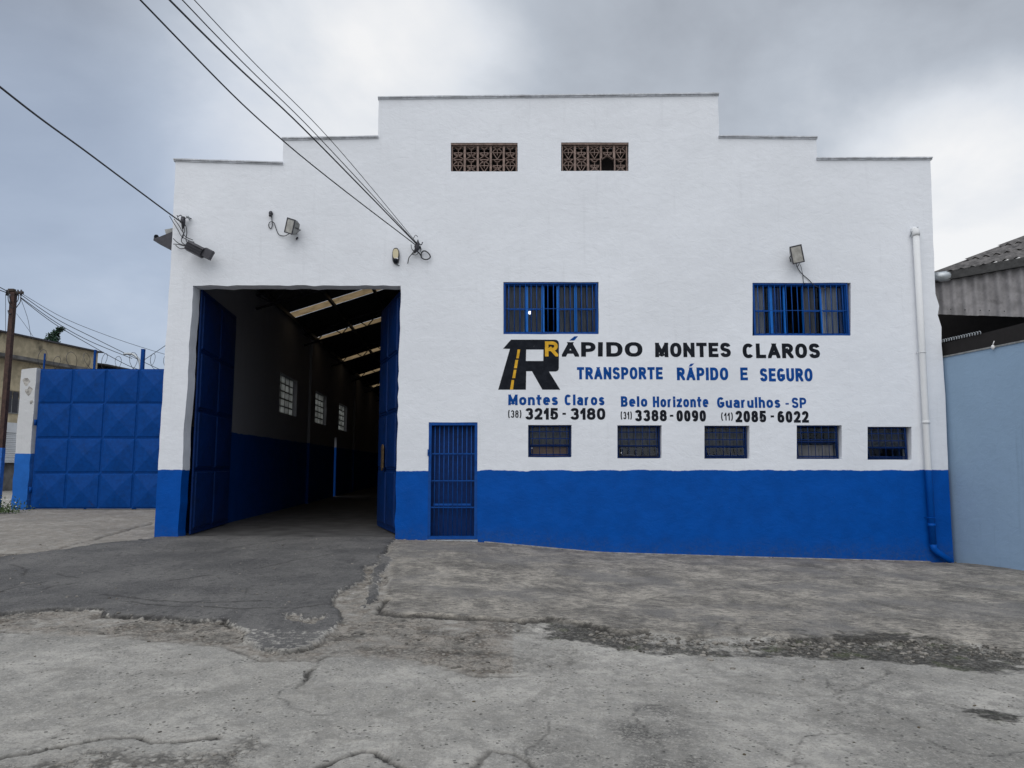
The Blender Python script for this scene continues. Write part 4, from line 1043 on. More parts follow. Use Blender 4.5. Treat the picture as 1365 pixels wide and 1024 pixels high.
def flood(px, py, w_, h_, roll, tilt, yaw, label, big=.10, mat='grey_metal'):
    """a halogen floodlight: finned body, glass front, bracket"""
    c = PT(px, py, YF-.20); e = empty('floodlight', (c.x, YF, c.z), label, 'floodlight', 'floodlights on the front wall')
    Rm = Matrix.Rotation(R(roll), 3, 'Y') @ Matrix.Rotation(R(yaw), 3, 'Z') @ Matrix.Rotation(R(tilt), 3, 'X')
    mp = lambda x, y, z: c+Rm @ Vector((x, y, z))
    q = MB()
    pr = [(-h_/2,-.035),(-h_/2,.01),(-h_*.28,big),(h_*.28,big),(h_/2,.01),(h_/2,-.035)]
    q.prism(pr, lambda z, y: mp(-w_/2, y, z), lambda z, y: mp(w_/2, y, z)); q.build('lamp_body', M[mat], e)
    q = MB()
    for (a, b) in (((-w_/2-.008,-h_/2-.008),(w_/2+.008,-h_/2+.012)), ((-w_/2-.008,h_/2-.012),(w_/2+.008,h_/2+.008)), ((-w_/2-.008,-h_/2+.013),(-w_/2+.012,h_/2-.013)), ((w_/2-.012,-h_/2+.013),(w_/2+.008,h_/2-.013))):
        q.box((a[0], -.05, a[1]), (b[0], -.036, b[1]), mp)
    q.build('lamp_rim', M['dark_metal'], e)
    MB().box((-w_/2+.013, -.044, -h_/2+.013), (w_/2-.013, -.040, h_/2-.013), mp).build('lamp_glass', simple('dusty_lamp_glass', (.42, .41, .38), .25, .2, var=.2), e)
    q = MB()
    for i in range(5): x = -w_*.38+w_*.76*i/4; q.box((x-.003, big+.001, -h_*.26), (x+.003, big+.02, h_*.26), mp)
    q.build('cooling_fin', M[mat], e)
    q = MB(); wp = Vector((c.x, YF-.002, c.z-.05))
    q.tube([mp(-w_/2-.01, 0, 0), mp(-w_/2-.012, big+.03, -.02), wp+Vector((-.04, 0, 0))], .008, 5); q.tube([mp(w_/2+.01, 0, 0), mp(w_/2+.012, big+.03, -.02), wp+Vector((.04, 0, 0))], .008, 5)
    q.box((wp.x-.05, YF-.012, wp.z-.03), (wp.x+.05, YF-.001, wp.z+.03)); q.build('bracket', M['dark_metal'], e)
    return e, mp
e1, mp1 = flood(388.5, 302, .20, .27, 24, 18, -24, 'square grey floodlight tilted on the wall above the open doorway')
e2, mp2 = flood(1062, 339.5, .20, .32, -10, 8, -14, 'narrow grey floodlight above the right upper window')
def cable(name, pts, r, label, cat='cable', parent=None, mat='cable', n=5, group=None):
    q = MB().tube(spline(pts, n), r, 6); o = q.build(name, M[mat], parent)
    if parent is None: tag(o, label, cat, group)
    return o
cable('lead', [PT(386, 311, YF-.12), PT(380, 314.5, YF-.04), PT(372, 313, YF-.02), PT(368, 305, YF-.02), PT(365, 297, YF-.03), PT(360, 296, YF-.03), PT(358, 301, YF-.02), PT(361, 305, YF-.015), PT(363, 300, YF-.02), PT(362.5, 293, YF-.02), PT(362, 288, YF-.03)], .0075, '', parent=e1)
p_ = PT(361, 284.5, YF-.03); tag(MB().ball(p_, .05, 12, (.8, .8, 1)).tube([p_+Vector((0,.03,0)), p_+Vector((.0,-.04,-.06))], .025, 8).build('junction_box', M['dark_metal'], None), 'small dark cable outlet left of the tilted floodlight', 'cable outlet')
p_ = PT(396.3, 318, YF-.012); tag(MB().tube([p_+Vector((.0,.012,.02)), p_+Vector((-.01,-.02,-.02))], .018, 6).build('wall_plug', M['dark_metal'], None), 'tiny dark plug in the wall under the tilted floodlight', 'wall plug')
cable('lead', [PT(1062, 352, YF-.1), PT(1063, 357, YF-.05), PT(1069, 365, YF-.02), PT(1078, 373, YF-.015), PT(1086, 381, YF-.02), PT(1094, 384.5, YF+.0), PT(1101, 385.5, YF+.01)], .007, '', parent=e2)
cable('lead', [PT(1066, 351, YF-.1), PT(1062.5, 356, YF-.06), PT(1062, 350, YF-.08)], .006, '', parent=e2)
cable('lead', [PT(1067, 353, YF-.08), PT(1070, 366, YF-.02), PT(1071, 376, YF-.01), PT(1073, 379, YF+.01)], .005, '', parent=e2)

# corner lamps
c = PT(264, 334, YF-.22); e = empty('floodlight', (c.x, YF, c.z), 'long dark floodlight hanging at the left corner of the front wall', 'floodlight', 'floodlights on the front wall')
Rm = Matrix.Rotation(R(27), 3, 'Y'); mpc = lambda x, y, z: c+Rm @ Vector((x, y, z))
q = MB(); q.prism([(-.09,-.10),(-.10,.02),(-.04,.10),(.05,.10),(.10,.03),(.09,-.09),(.03,-.12)], lambda z, y: mpc(-.20, y, z), lambda z, y: mpc(.13, y, z)); q.build('lamp_body', M['dark_metal'], e)
MB().prism([(-.075,-.08),(-.085,.03),(.085,.03),(.10,-.02),(.08,-.08)], lambda z, y: mpc(.131, y, z+.02), lambda z, y: mpc(.29, y, z+.02)).build('driver_box', M['dark_metal'], e)
for z_ in (-.045, .0, .045): MB().box((-.195, -.135, z_-.004), (.125, -.108, z_+.004), mpc).build('ridge', M['dark_metal'], e)
q = MB(); q.tube([mpc(-.03, .1, 0), (c.x+.02, YF-.001, c.z-.02)], .014, 6); q.build('bracket', M['dark_metal'], e)
c2_ = PT(222, 322, YF+.15); e = empty('floodlight', (c2_.x+.1, c2_.y, c2_.z), 'dark floodlight jutting out past the left edge of the building', 'floodlight')
q = MB(); q.prism([(-.19,-.02),(-.18,.05),(-.08,.05),(.18,.16),(.18,-.22),(.02,-.13)], lambda x, z: (c2_.x+x, c2_.y-.13, c2_.z+z), lambda x, z: (c2_.x+x, c2_.y+.13, c2_.z+z)); q.build('lamp_body', M['dark_metal'], e)
q = MB(); q.prism([(-.03,.17),(.12,.20),(.17,.15),(.17,.05),(.01,.04)], lambda x, z: (c2_.x+x+.02, c2_.y-.08, c2_.z+z+.04), lambda x, z: (c2_.x+x+.02, c2_.y+.08, c2_.z+z+.04)); q.build('driver_box', M['grey_metal'], e)
q = MB(); q.ball((c2_.x-.15, c2_.y-.10, c2_.z+.06), .045, 10); q.build('sensor', M['black'], e)
q = MB(); q.tube([(c2_.x+.14, c2_.y, c2_.z), (-6.49, c2_.y, c2_.z)], .025, 6); q.build('bracket', M['dark_metal'], e)
# insulator and cable tangle at the corner
ci = PT(244, 294, YF-.10); e = empty('cable_anchor', (ci.x, YF, ci.z), 'cable insulator with tangled leads at the left corner of the wall', 'cable anchor')
q = MB(); q.tube([ci+Vector((.07,.0,.06)), ci+Vector((.10,.0,.085))], [.03,.045], 12); q.tube([ci+Vector((.085,.0,.07)), ci+Vector((.08,.10,.05))], .014, 6); q.build('insulator', M['galv'], e)
q = MB(); q.tube([ci+Vector((-.10,-.02,.07)), ci+Vector((-.03,-.04,.09)), ci+Vector((.03,-.02,.03)), ci+Vector((.09,-.0,.06)), ci+Vector((.12,.08,.06))], .010, 6)
q.tube([ci+Vector((.0,0,.07)), ci+Vector((.0,.0,.0)), ci+Vector((.0,.02,-.09)), ci+Vector((-.01,.02,-.16))], [.035,.048,.035,.012], 8); q.build('splice', M['dark_metal'], e)
for L in ([(236,287),(240,296),(247,300),(249,310),(248,320),(252,326),(258,322)], [(226,288),(232,298),(238,308),(241,314),(246,318),(252,321),(259,323)], [(245,302),(246,309),(243,315),(242,322),(246,326),(252,327)],
          [(231,318),(236,323),(242,326),(250,327.5),(254,327)], [(231,325.5),(238,326),(246,328),(253,327)], [(234,327),(240,331.5),(246,331)], [(232,292),(238,300),(242,307),(245,312),(243,318)], [(238,292),(243,300),(244,310),(248,316),(257,320)]):
    cable('lead', [PT(x, y, YF-.10-.02*(i % 2)) for i, (x, y) in enumerate(L)], .0075, '', parent=e)
# bulkhead lamp
c = PT(527.5, 341, YF-.05); e = empty('bulkhead_lamp', (c.x, YF, c.z), 'oval dark rimmed wall lamp with cream lens beside the cable bracket', 'wall lamp')
def oval(rx, rz_, n=20, p=2.6): return [(rx*math.copysign(abs(math.cos(t))**(2/p), math.cos(t)), rz_*math.copysign(abs(math.sin(t))**(2/p), math.sin(t))) for t in [2*math.pi*i/n for i in range(n)]]
q = MB().prism(oval(.066, .155), lambda x, z: (c.x+x, YF-.055, c.z+z), lambda x, z: (c.x+x, YF-.001, c.z+z)); q.build('lamp_body', M['dark_metal'], e)
q = MB().prism([(x, z+.035) for x, z in oval(.052, .095)], lambda x, z: (c.x+x, YF-.07, c.z+z), lambda x, z: (c.x+x, YF-.056, c.z+z)); q.build('lens', M['cream'], e)
MB().ball((c.x, YF-.07, c.z-.10), .045, 12, (1, .7, 1)).build('sensor', M['black'], e)
MB().box((c.x-.01, YF-.075, c.z-.068), (c.x+.05, YF-.066, c.z-.045)).build('reflector', M['white_plastic'], e)
cable('lead', [(c.x+.01, YF-.02, c.z-.15), (c.x+.04, YF-.012, c.z-.175), (c.x+.07, YF-.01, c.z-.18)], .006, '', parent=e)
# cable bracket over the doorway
cb = PT(555.5, 328.5, YF-.14); e = empty('cable_bracket', (cb.x, YF, cb.z), 'dark cable bracket with knotted wires above the doorway corner', 'cable bracket')
q = MB(); q.tube([cb+Vector((.02,0,.13)), cb+Vector((.02,0,.06)), cb, cb+Vector((.0,0,-.06)), cb+Vector((-.05,.02,-.12))], [.008,.028,.05,.042,.02], 8); q.tube([cb, Vector((cb.x+.02, YF, cb.z))], .016, 6)
q.tube([cb+Vector((.04,0,.05)), cb+Vector((.09,0,.03)), cb+Vector((.11,0,.08))], .011, 6); q.build('clamp', M['dark_metal'], e)
cable('tail', [PT(x, y, YF-.06) for x, y in ((551,336),(548,340),(545,344),(543.5,351.5))], .009, '', parent=e)
cable('loop', [PT(x, y, YF-.06) for x, y in ((556,335),(560,339),(563,344.5),(569,346),(573.5,343),(571.5,338),(566,334.5),(562,337),(561.5,341))], .012, '', parent=e)
for L in ([(549,332),(552,337),(549,339),(552,340)], [(556,333),(557,338),(553,340),(550,337)], [(551,318),(554,313.5),(557,316)], [(548,326),(549,332),(553,335)], [(558,322),(561,331),(560,336)]):
    cable('wire', [PT(x, y, YF-.08) for x, y in L], .006, '', parent=e)
# overhead cables
TX, TZ = cb.x, cb.z
OV = [((548,322),(380,190),(187,0),.0105,'lowest and leftmost of the wires running from the doorway bracket up over the yard'),
      ((550,320),(405,172),(226,0),.0110,'thick wire second from the left running from the doorway bracket up over the yard'),
      ((552,321),(420,178),(243,0),.0070,'thin wire third from the left running from the doorway bracket up over the yard'),
      ((554,322),(440,186),(259,0),.0052,'thinnest and rightmost wire running from the doorway bracket up over the yard')]
for i, (a, b, c3, r_, lab) in enumerate(OV):
    P0 = Vector((TX-.01+.01*i, YF-.14, TZ+.03)); P1 = PT(*a, YF-.25); P2 = PT(*b, 10.2); P3 = PT(*c3, 7.2); P4 = P3+(P3-P2)*2.2+Vector((0,0,.35)); P5 = P4+(P4-P3)*1.0+Vector((0,0,.6))
    q = MB().tube(spline([P0, P1, P2, P3, P4, P5], 10), r_, 6); o = q.build('overhead_wire', M['cable'], None); tag(o, lab, 'wire', 'wires to the doorway bracket')
P0 = PT(243, 296, YF-.11); P1 = PT(228, 286.5, 12.6); P2 = PT(120, 206, 10.2); P3 = PT(0, 116, 8.2); P4 = P3+(P3-P2)*2.0+Vector((0,0,.2)); P5 = P4+(P4-P3)
q = MB().tube(spline([P0, P1, P2, P3, P4, P5], 10), .014, 6); tag(q.build('overhead_wire', M['cable'], None), 'single thick black cable sagging in from the left to the building corner', 'wire')

# ------------------------------------------------------------------ gate, pillar, razor wire on the left
YG = 20.0
gz0, gz1 = PT(100, 678, YG).z, PT(100, 492, YG).z
gx0_ = PT(42, 678, YG).x; gx0_ = (gx0_+PT(54.8, 492, YG).x)/2
gate = empty('sheet_metal_gate', (gx0_+2.3, YG, gz0), 'tall blue sheet metal gate of pressed pyramid panels left of the warehouse', 'gate')
pw = (PT(176, 678, YG).x-PT(41.5, 678, YG).x)/3; ph = (gz1-gz0)/4
q = MB(); ncol = 5
for i in range(ncol+1): q.box((gx0_+i*pw-.02, YG+.0, gz0), (gx0_+i*pw+.02, YG+.05, gz1))
for j in range(5):
    for i in range(ncol): q.box((gx0_+i*pw+.021, YG+.002, gz0+j*ph-(.02 if j else 0)), (gx0_+(i+1)*pw-.021, YG+.048, gz0+j*ph+(.02 if j < 4 else 0.0)))
q.build('gate_frame', M['gate_blue'], gate)
pr = None
for i in range(ncol):
    for j in range(4):
        loc = Vector((gx0_+(i+.5)*pw, YG-.004, gz0+(j+.5)*ph))
        if pr is None: pr = pressed(pw-.006, ph-.006, .085, .02).build('gate_panel', M['gate_blue'], gate, raw=True); pr.location = loc; W[pr.name] = loc; o = pr
        else: o = inst(pr, loc, gate)
        o.rotation_euler = (R(random.uniform(-.5, .5)), 0, R(random.uniform(-.6, .6)))
q = MB()
for z in (gz0+.5, gz1-1.5): q.tube([(gx0_-.05, YG-.01, z-.08), (gx0_-.05, YG-.01, z+.08)], .035, 8)
q.build('hinge', M['gate_blue'], gate)
M['pillar'] = plaster('pillar_plaster', PT(30, 605, YG).z, (.66, .67, .68), (.02, .14, .50), 1.0, .55)
x0, x1 = PT(19, 640, YG).x, PT(41, 640, YG).x-.03
lp = rough_loop([(x0, -.2), (x0, 4.25), (x1, 4.3), (x1, -.2)], .2, .012, 9)
pil = MB().prism(lp, lambda x, z: (x, YG-.05, z), lambda x, z: (x, YG+.35, z)).build('gate_pillar', M['pillar'], None)
tag(pil, 'worn white and blue masonry pillar at the left end of the gate', 'pillar')
M['stain'] = simple('peeled_cement', (.40, .385, .36), .95, var=.4)
for k, (px, py, s) in enumerate(((35,508,.12),(39,521,.13),(42,536,.06))):
    c = PT(px, py, YG-.05); r_ = random.Random(k)
    pts = [(c.x+s*.9*math.cos(t)*r_.uniform(.5,1.15), c.z+s*math.sin(t)*r_.uniform(.5,1.2)) for t in [2*math.pi*i/11 for i in range(11)]]
    MB().prism(pts, lambda x, z: (x, YG-.055, z), lambda x, z: (x, YG-.049, z)).build('peeled_patch', M['stain'], pil)
# posts and razor coil
for (px, top_, w_, lab) in ((127, 467, .05, 'thin dark post standing up behind the gate near its middle'), (190.5, 466, .085, 'thicker blue post rising behind the gate nearest the warehouse'), (60, 472, .035, 'short thin post behind the left end of the gate')):
    a, b = PT(px, top_, YG+.12), PT(px-.5, 500, YG+.12)
    q = MB().box((a.x-w_/2, YG+.10, .35), (a.x+w_/2, YG+.10+w_, a.z)); q.box((a.x-w_/2-.005, YG+.095, a.z+.001), (a.x+w_/2+.005, YG+.105+w_, a.z+.012))
    tag(q.build('steel_post', M['gate_blue'], None), lab, 'post')
def coil(xa, xb, zc_, r0, pitch, seed, lab):
    r_ = random.Random(seed); pts = []; n = int((xb-xa)/pitch)*14
    for i in range(n):
        t = i/14*2*math.pi; s = i/n
        wob = 1+.18*math.sin(i*.21+seed); pts.append((xa+(xb-xa)*s+.06*math.sin(i*.5), YG+.18+r0*wob*math.cos(t), zc_+.06*math.sin(s*9+seed)+r0*wob*math.sin(t)))
    q = MB().tube(pts, .0065, 4)
    for i in range(0, n, 2):
        p = Vector(pts[i]); q.add([p+Vector((-.025,0,.012)), p+Vector((.025,0,-.004)), p+Vector((.0,.012,.006)), p+Vector((.0,-.012,.0))], [(0,1,2),(0,1,3)])
    o = q.build('razor_wire', M['dark_metal'], None); tag(o, lab, 'razor wire', 'razor wire along the gate top')
zt = gz1
coil(PT(45,480,YG).x, PT(126,480,YG).x, zt+.20, .27, .42, 1, 'razor wire coil above the left half of the gate')
coil(PT(128,480,YG).x, PT(188,480,YG).x, zt+.18, .25, .36, 2, 'razor wire coil between the thin dark post and the blue post')
coil(PT(194,480,YG).x, PT(232,480,YG).x, zt+.22, .26, .30, 5, 'razor wire coil between the blue post and the warehouse')
q = MB().tube(spline([PT(165,472,YG+.5), PT(176,472,YG+.5), PT(184,478,YG+.5), PT(187,487,YG+.5), PT(187,500,YG+.5), PT(187,560,YG+.5)], 5), .035, 8); tag(q.build('conduit', M['galv'], None), 'pale bent conduit curving down behind the gate beside the blue post', 'conduit')
q = MB().tube([PT(192,480,YG+.2), PT(226,457,YG-2.5)], .008, 5); tag(q.build('stay_wire', M['cable'], None), 'thin stay wire from the blue post up to the warehouse', 'wire')

# utility pole
YP = 19.0
pt, pb = PT(18.5, 390, YP), PT(1, 682, YP)
pole = empty('utility_pole', (pt.x, YP, .3), 'rusty brown utility pole with wires at the far left', 'utility pole')
q = MB().box((pt.x-.058, YP-.06, 2.05), (pt.x+.058, YP+.06, pt.z)); q.build('shaft', M['rust'], pole)
q = MB().box((pt.x-.063, YP-.065, .1), (pt.x+.063, YP+.065, 2.048)); q.build('painted_base', simple('pole_blue', (.02, .13, .46), .7, var=.2), pole)
q = MB().box((pt.x-.20, YP-.03, pt.z-.04), (pt.x+.25, YP+.03, pt.z+.03)); q.box((pt.x-.12, YP-.07, pt.z+.031), (pt.x+.03, YP+.04, pt.z+.09)); q.build('crossarm', M['timber'], pole)
for dx in (-.17, .12, .21): q = MB().tube([(pt.x+dx, YP-.02, pt.z-.09), (pt.x+dx, YP-.02, pt.z+.07)], [.028, .02], 8); q.build('insulator', M['dark_metal'], pole)
for L in ([(11,390),(11,400),(14,408),(17,411)], [(12,391),(13,398),(15,404)], [(28,394),(27,402),(24,407),(21,411)], [(25,393),(24,400),(21,404)]): cable('jumper', [PT(x, y, YP-.08) for x, y in L], .012, '', parent=pole)
q = MB().tube([PT(11,414,YP-.05), PT(12,418,YP-.07), PT(15,419,YP-.06)], .02, 6); q.build('hook', M['dark_metal'], pole)
wires = [([(28,393),(75,425),(120,448),(175,475),(240,505)], 'top'), ([(27,396),(75,430),(120,455),(176,478)], 'second'), ([(27,397),(70,430),(115,457),(170,487),(200,497)], 'third'), ([(30,392),(85,424),(150,450),(205,468),(240,478)], 'highest')]
for i, (L, nm) in enumerate(wires):
    q = MB().tube(spline([PT(x, y, YP+(.5+k*1.2)) for k, (x, y) in enumerate(L)], 6), .010 if i != 3 else .007, 5)
    tag(q.build('overhead_wire', M['cable'], None), ['upper thick wire', 'second thick wire', 'lowest sagging wire', 'thin topmost wire'][i]+' from the rusty pole down behind the gate', 'wire', 'wires from the rusty pole')
for i, (y0, y1) in enumerate(((389, 381), (391, 386))):
    q = MB().tube(spline([PT(11, y0, YP), PT(-30, y1-10, YP-1), PT(-300, y1-110, YP-6)], 6), .012, 5); tag(q.build('overhead_wire', M['cable'], None), ['upper', 'lower'][i]+' wire running off left from the top of the rusty pole', 'wire')
for i, L in enumerate(([(28,399),(37,425),(41,447),(44,452)], [(22,418),(34,434),(45,450)], [(7.5,392),(7.5,420),(7.5,446)])):
    q = MB().tube(spline([PT(x, y, YP+.4*k) for k, (x, y) in enumerate(L)], 4), .006, 4); tag(q.build('drop_wire', M['cable'], None), ['thin slack wire hanging right of the rusty pole top', 'thin straight wire slanting down from the rusty pole', 'thin vertical wire left of the rusty pole'][i], 'wire')

# ------------------------------------------------------------------ background buildings
beige = simple('weathered_beige_render', (.50, .42, .28), .9, var=.22, nscale=2, dirt=(.06, .055, .045), dirt_amt=.85, dscale=1.1)
greyr = simple('stained_grey_render', (.13, .125, .12), .9, var=.4, nscale=2)
whiter = simple('white_render', (.66, .68, .70), .8, var=.08, nscale=2)
bb = empty('beige_building', (-25, 38, .3), 'weathered beige two storey building with dark ledge behind the gate', 'building')
XA, YA, XB, YB = -25.4, 33.0, -24.0, 41.3
def BM(t_, d, z): return (XA+(XB-XA)*t_/8.4-d, YA+(YB-YA)*t_/8.4, z)
topz = PT(0, 447, 35.6).z
MB().box((-9, .0, 4.9), (8.4, .3, topz), BM).build('parapet', beige, bb)
MB().box((-9, -.25, topz+.001), (8.5, .35, topz+.07), BM).build('coping', M['dark_metal'], bb)
MB().box((-9, -.6, topz-1.25), (8.35, -.002, topz-1.08), BM).build('ledge', greyr, bb)
MB().box((-9, .05, 3.7), (8.3, .35, 4.898), BM).build('upper_wall', beige, bb)
MB().box((-9, .302, .2), (8.4, 9, topz-.3), BM).build('body', greyr, bb)
MB().box((-9, .0, 3.2), (8.4, .3, 3.698), BM).build('lower_wall', whiter, bb)
for i in range(9):
    t0 = -8.4+i*1.8
    f_ = MB().box((t0, .0, 4.15), (t0+1.2, .045, 5.3), BM).build('window', M['grey_metal'], bb)
    for k in range(3): MB().box((t0+.06+k*.38, -.012, 4.2), (t0+.38+k*.38, -.002, 5.25), BM).build('pane', M['dark_metal'], f_)
sh_ = MB()
for k in range(16): sh_.box((-9, .06-.02*(k % 2), 1.72+k*.092), (8.4, .10, 1.72+(k+1)*.092-.012), BM)
sh_.build('roller_shutter', whiter, bb)
MB().box((-9, .5, .2), (8.4, .6, 1.7), BM).build('opening_shade', M['shade_and_steel'], bb)  # solid panel, the shade of the opening is painted as near-black
x_, y_, z_ = BM(.6, 0, .9)
cr = empty('crate', (x_, y_-.3, .45), 'faded red plastic crate in the dark opening behind the pole', 'crate')
for zz_ in (.1, .45, .8): MB().box((x_-.5, y_-.8, zz_+.45), (x_+.5, y_-.2, zz_+.7)).build('slat', M['red'], cr)
ds = empty('tiled_shed', (-24.5, 46, .3), 'dark low roofed shed beyond the gate, right of the beige building', 'shed')
def DM(t_, d, z): return (-24.2+1.9*t_/9-d, 41.6+t_, z)
r1, r2 = PT(124, 479, 41.7).z, PT(184, 491, 46.5).z
MB().box((0, 0, .2), (9, 6, r1-.6), DM).build('wall', greyr, ds)
q = MB()
for k in range(30):
    t0 = k*.30; q.add([DM(t0, -.5, r1-.28-t0*.02), DM(t0+.29, -.5, r1-.28-t0*.02), DM(t0+.29, 3, r1+.12-t0*.03), DM(t0, 3, r1+.12-t0*.03), DM(t0, -.5, r1-.36-t0*.02), DM(t0+.29, -.5, r1-.36-t0*.02), DM(t0+.29, 3, r1+.02-t0*.03), DM(t0, 3, r1+.02-t0*.03)], [(0,1,2,3),(4,7,6,5),(0,4,5,1),(1,5,6,2),(2,6,7,3),(3,7,4,0)])
q.build('roof', M['roofing'], ds)
# tree top over the parapet
tr = empty('tree', (-29.6, 45.5, .3), 'dark green pointed treetop showing above the beige building', 'tree')
leafm = simple('dark_leaf', (.018, .055, .028), .7, var=.5, nscale=3)
c0 = PT(47, 459, 45.5); c1_ = PT(64, 443, 45.5)
q = MB().tube([(c0.x+.4, 45.5, .2), (c0.x+.5, 45.5, 6), (c0.x+.6, 45.5, c0.z)], [.22, .16, .08], 8); q.build('trunk', M['timber'], tr)
q = MB(); rr = random.Random(4)
for k in range(2600):
    s = rr.random()**1.3; base_ = Vector((c0.x+.5, 45.5, c0.z-1.3)).lerp(Vector((c1_.x+.5, 45.5, c1_.z+.25)), s)
    if s > .85: base_ += Vector(((s-.85)*2.5, 0, .0))
    rad = .95*(1-s)**.8+.05
    a = rr.uniform(0, 6.28); ph = rr.random()**.5
    p = base_+Vector((rad*ph*math.cos(a), rad*ph*math.sin(a), rr.uniform(-.3, .25)*(1-s)))
    d = Vector((rr.uniform(-1,1)+.5, rr.uniform(-1,1), rr.uniform(-.6,1))).normalized(); n = d.orthogonal().normalized()*rr.uniform(.02,.05)
    L = rr.uniform(.12, .24); q.add([p, p+d*L*.5+n, p+d*L, p+d*L*.5-n], [(0,1,2,3)])
q.build('crown', leafm, tr)
# flowering weed at the pole foot
wd_ = empty('flowering_weed', (PT(6,675,18.6).x, 18.6, .36), 'low weed with white flowers at the foot of the rusty pole', 'weed')
q = MB(); fl_ = MB(); cc = Vector((PT(4,675,18.6).x, 18.6, .38))
for k in range(420):
    p = cc+Vector((rr.gauss(0,.28), rr.gauss(0,.2), abs(rr.gauss(0,.13)))); d = Vector((rr.uniform(-1,1), rr.uniform(-1,1), rr.uniform(0,1))).normalized(); n = d.orthogonal().normalized()*.012
    q.add([p, p+d*.045+n, p+d*.09, p+d*.045-n], [(0,1,2,3)])
q.build('leaves', simple('weed_leaf', (.05,.09,.025), .8, var=.4), wd_)
for k in range(26):
    p = cc+Vector((rr.gauss(0,.25), rr.gauss(-.05,.12), .12+abs(rr.gauss(0,.13)))); fl_.ball(p, .022, 6, (1,1,.6))
fl_.build('blossoms', M['white_plastic'], wd_)

# ------------------------------------------------------------------ neighbour on the right
nb = empty('neighbour_shed', (8.4, 11, -.2), 'pale blue walled shed with corrugated fascia and sheet roof on the right', 'shed')
NA = Vector((8.02, 13.62, 0)); wt0 = PT(1257, 478, 13.5).z
pB = PT(1365, 455, 11.75); NB_ = Vector((pB.x, pB.y, 0)); nd = (NB_-NA).normalized(); nn_ = Vector((-nd.y, nd.x, 0))
if nn_.x < 0: nn_ = -nn_
Lw = (NB_-NA).length
def NM(a, d, z): p = NA+nd*a+nn_*d; return (p.x, p.y, z)
def wz_(a): return wt0+(pB.z-wt0)*a/Lw
M['blue_wall'] = plaster('pale_blue_plaster', -5, (.30, .425, .575), (.3, .4, .5), .6, .5)
q = MB(); n = 20; AL = 9.0
mbp = [(-.6, -.8)]+[(AL*i/n-.6*(1-i/n), wz_(min(AL*i/n, 2.6))+.0) for i in range(n+1)]+[(AL, -.8)]
MB().prism(mbp, lambda a, z: NM(a, 0, z), lambda a, z: NM(a, .2, z)).build('wall', M['blue_wall'], nb)
beam = MB().prism([(-.6, wz_(0)+.004), (-.6, wz_(0)+.25), (0, wz_(0)+.25), (2.6, wz_(2.6)+.33), (AL, wz_(2.6)+.33), (AL, wz_(2.6)+.004), (2.6, wz_(2.6)+.004), (0, wz_(0)+.004)], lambda a, z: NM(a, .02, z), lambda a, z: NM(a, .10, z)); beam.build('steel_beam', M['shade_and_steel'], nb)
MB().prism([(-.5, wz_(0)-.01), (-.5, wz_(0)+.018), (0, wz_(0)+.018), (2.6, wz_(2.6)+.018), (AL, wz_(2.6)+.018), (AL, wz_(2.6)-.01), (2.6, wz_(2.6)-.01), (0, wz_(0)-.01)], lambda a, z: NM(a, -.02, z), lambda a, z: NM(a, -.001, z)).build('wall_flashing', M['grey_metal'], nb)
for px, py in ((1271, 476), (1337, 461)):
    a_ = ((px-1257)/108)*Lw*(.9 if px < 1300 else .97); c = Vector(NM(a_, -.05, wz_(a_)+.0))
    MB().tube([c+Vector((0,0,-.05)), c+Vector((0,0,-.01)), c+Vector((0,0,.03))], [.012,.035,.018], 8).tube([c+Vector((0,0,.03)), c+Vector((.03,0,.10))], .008, 5).build('insulator', M['white_plastic'], nb)
pts = []
for i in range(24*8):
    s = i/(24*8); a_ = -.2+1.35*s; b_ = Vector(NM(a_, -.03, wz_(a_)+.30)); t_ = i/8*2*math.pi; pts.append(b_+Vector((0, .028*math.cos(t_), .028*math.sin(t_))))
MB().tube(pts, .006, 4).build('coil_spring', M['galv'], nb)
# fascia of corrugated sheet
FA = PT(1249, 372, 13.62); FB = PT(1372, 350, 12.85); fa, fb_ = Vector((FA.x, FA.y, 0)), Vector((FB.x, FB.y, 0)); fd = (fb_-fa).normalized(); fn = Vector((-fd.y, fd.x, 0))
if fn.y < 0: fn = -fn
FL = 3.4; FLv = (fb_-fa).length
zt_ = lambda a: FA.z+(FB.z-FA.z)*a/FLv
zb0, zb1 = PT(1250, 419, 13.62).z, PT(1372, 424, 12.85).z
zb_ = lambda a: zb0+(zb1-zb0)*a/FLv
q = MB(); vs = []; fs = []; nst_ = 200; wl = .1765
for i in range(nst_+1):
    a = -.1+(FL+.1)*i/nst_; d = .026*math.cos(a*2*math.pi/wl); jit = .012*math.sin(math.floor(a/.62)*7.1); p = fa+fd*a+fn*d
    vs += [(p.x, p.y, zt_(a)), (p.x, p.y, zb_(a)+jit+.006*math.cos(a*2*math.pi/wl))]
for i in range(nst_): fs.append((2*i, 2*i+1, 2*i+3, 2*i+2))
q.add(vs, fs, True)
M['fibre'] = simple('weathered_fibre_cement', (.27, .26, .265), .9, var=.25, nscale=5, dirt=(.07, .066, .066), dirt_amt=.8, dscale=2.5)
fo = q.build('fascia_sheet', M['fibre'], nb)
for a in (.19, .42, .66, .80, 1.03, 1.4): 
    p = fa+fd*a-fn*.03; MB().ball((p.x, p.y, zb_(a)+.10), .011, 6).build('bolt', M['black'], fo)
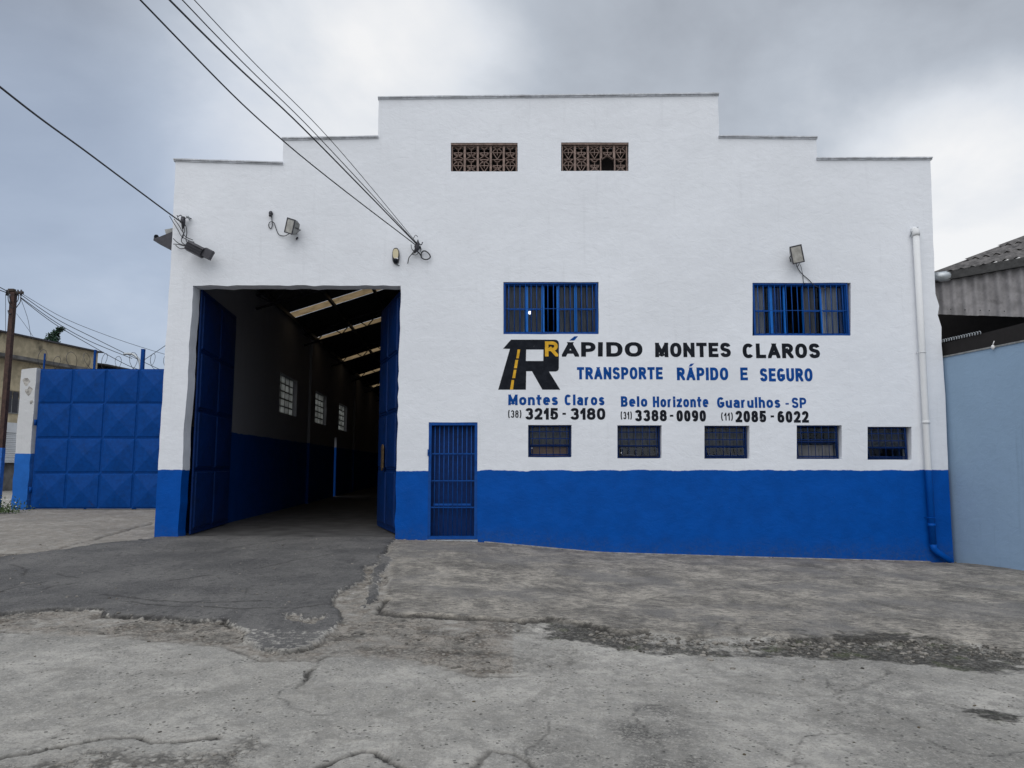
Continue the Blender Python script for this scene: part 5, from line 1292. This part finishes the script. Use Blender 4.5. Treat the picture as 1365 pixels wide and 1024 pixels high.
q = MB(); q.prism([(-.12,-.02),(-.12,.14),(.10,.14),(.10,-.02)], lambda d, z: fa+fd*(-.05)+fn*d+Vector((0,0,zt_(-.05)+z-.05)), lambda d, z: fa+fd*FL+fn*d+Vector((0,0,zt_(FL)+z-.05))); q.build('gutter', M['roofing'], nb)
g0 = PT(1256, 369, 13.5); MB().tube([g0+Vector((-.16,0,.01)), g0+Vector((-.02,0,0)), g0+Vector((.09,-.02,.01)), g0+Vector((.13,-.02,.02))], [.07,.10,.10,.085], 12).build('gutter_end', M['galv'], nb)
# roof, sheets running up to the right
PC = PT(1365, 317, 15.0); PA = Vector((FA.x, FA.y, zt_(0)+.10)); PBv = Vector((FB.x, FB.y, zt_(FLv)+.10))
M['roof_fibre'] = simple('blackened_fibre_cement', (.115, .108, .105), .9, var=.4, nscale=6, dirt=(.03, .03, .03), dirt_amt=.8, dscale=2.5)
ur = (PC-PA).normalized(); uf = (PBv-PA).normalized(); nrm = ur.cross(uf).normalized(); nrm = nrm if nrm.z > 0 else -nrm
q0 = None
for row in range(5):
    for col in range(5):
        q = MB(); vs = []; fs = []; ns = 30; Wd, Ln = .92, 1.35
        for i in range(ns+1):
            a = Wd*i/ns
            for (s, l_) in ((0, .0), (1, Ln)):
                p = PA+uf*(col*.86+a-.05+.02*math.sin(row*3.1))+ur*(row*1.25+l_-.12-(.0 if col % 2 else .03))+nrm*(.026*math.cos(a*2*math.pi/.177)+.03*(1-s)+.012*(col % 2))
                vs.append(p)
        for i in range(ns): fs.append((2*i, 2*i+1, 2*i+3, 2*i+2))
        q.add(vs, fs, True); q.build('roof_sheet', M['roof_fibre'], nb)
# dark inside: the shade is put into this wall's near-black colour
cI = fa+fn*1.3
MB().prism([(-.3, -.5), (-.3, 4.9), (5, 4.9), (5, -.5)], lambda a, z: fa+fd*a+fn*1.6+Vector((0,0,z)), lambda a, z: fa+fd*a+fn*1.7+Vector((0,0,z))).build('inner_shade_wall', M['shade_and_steel'], nb)
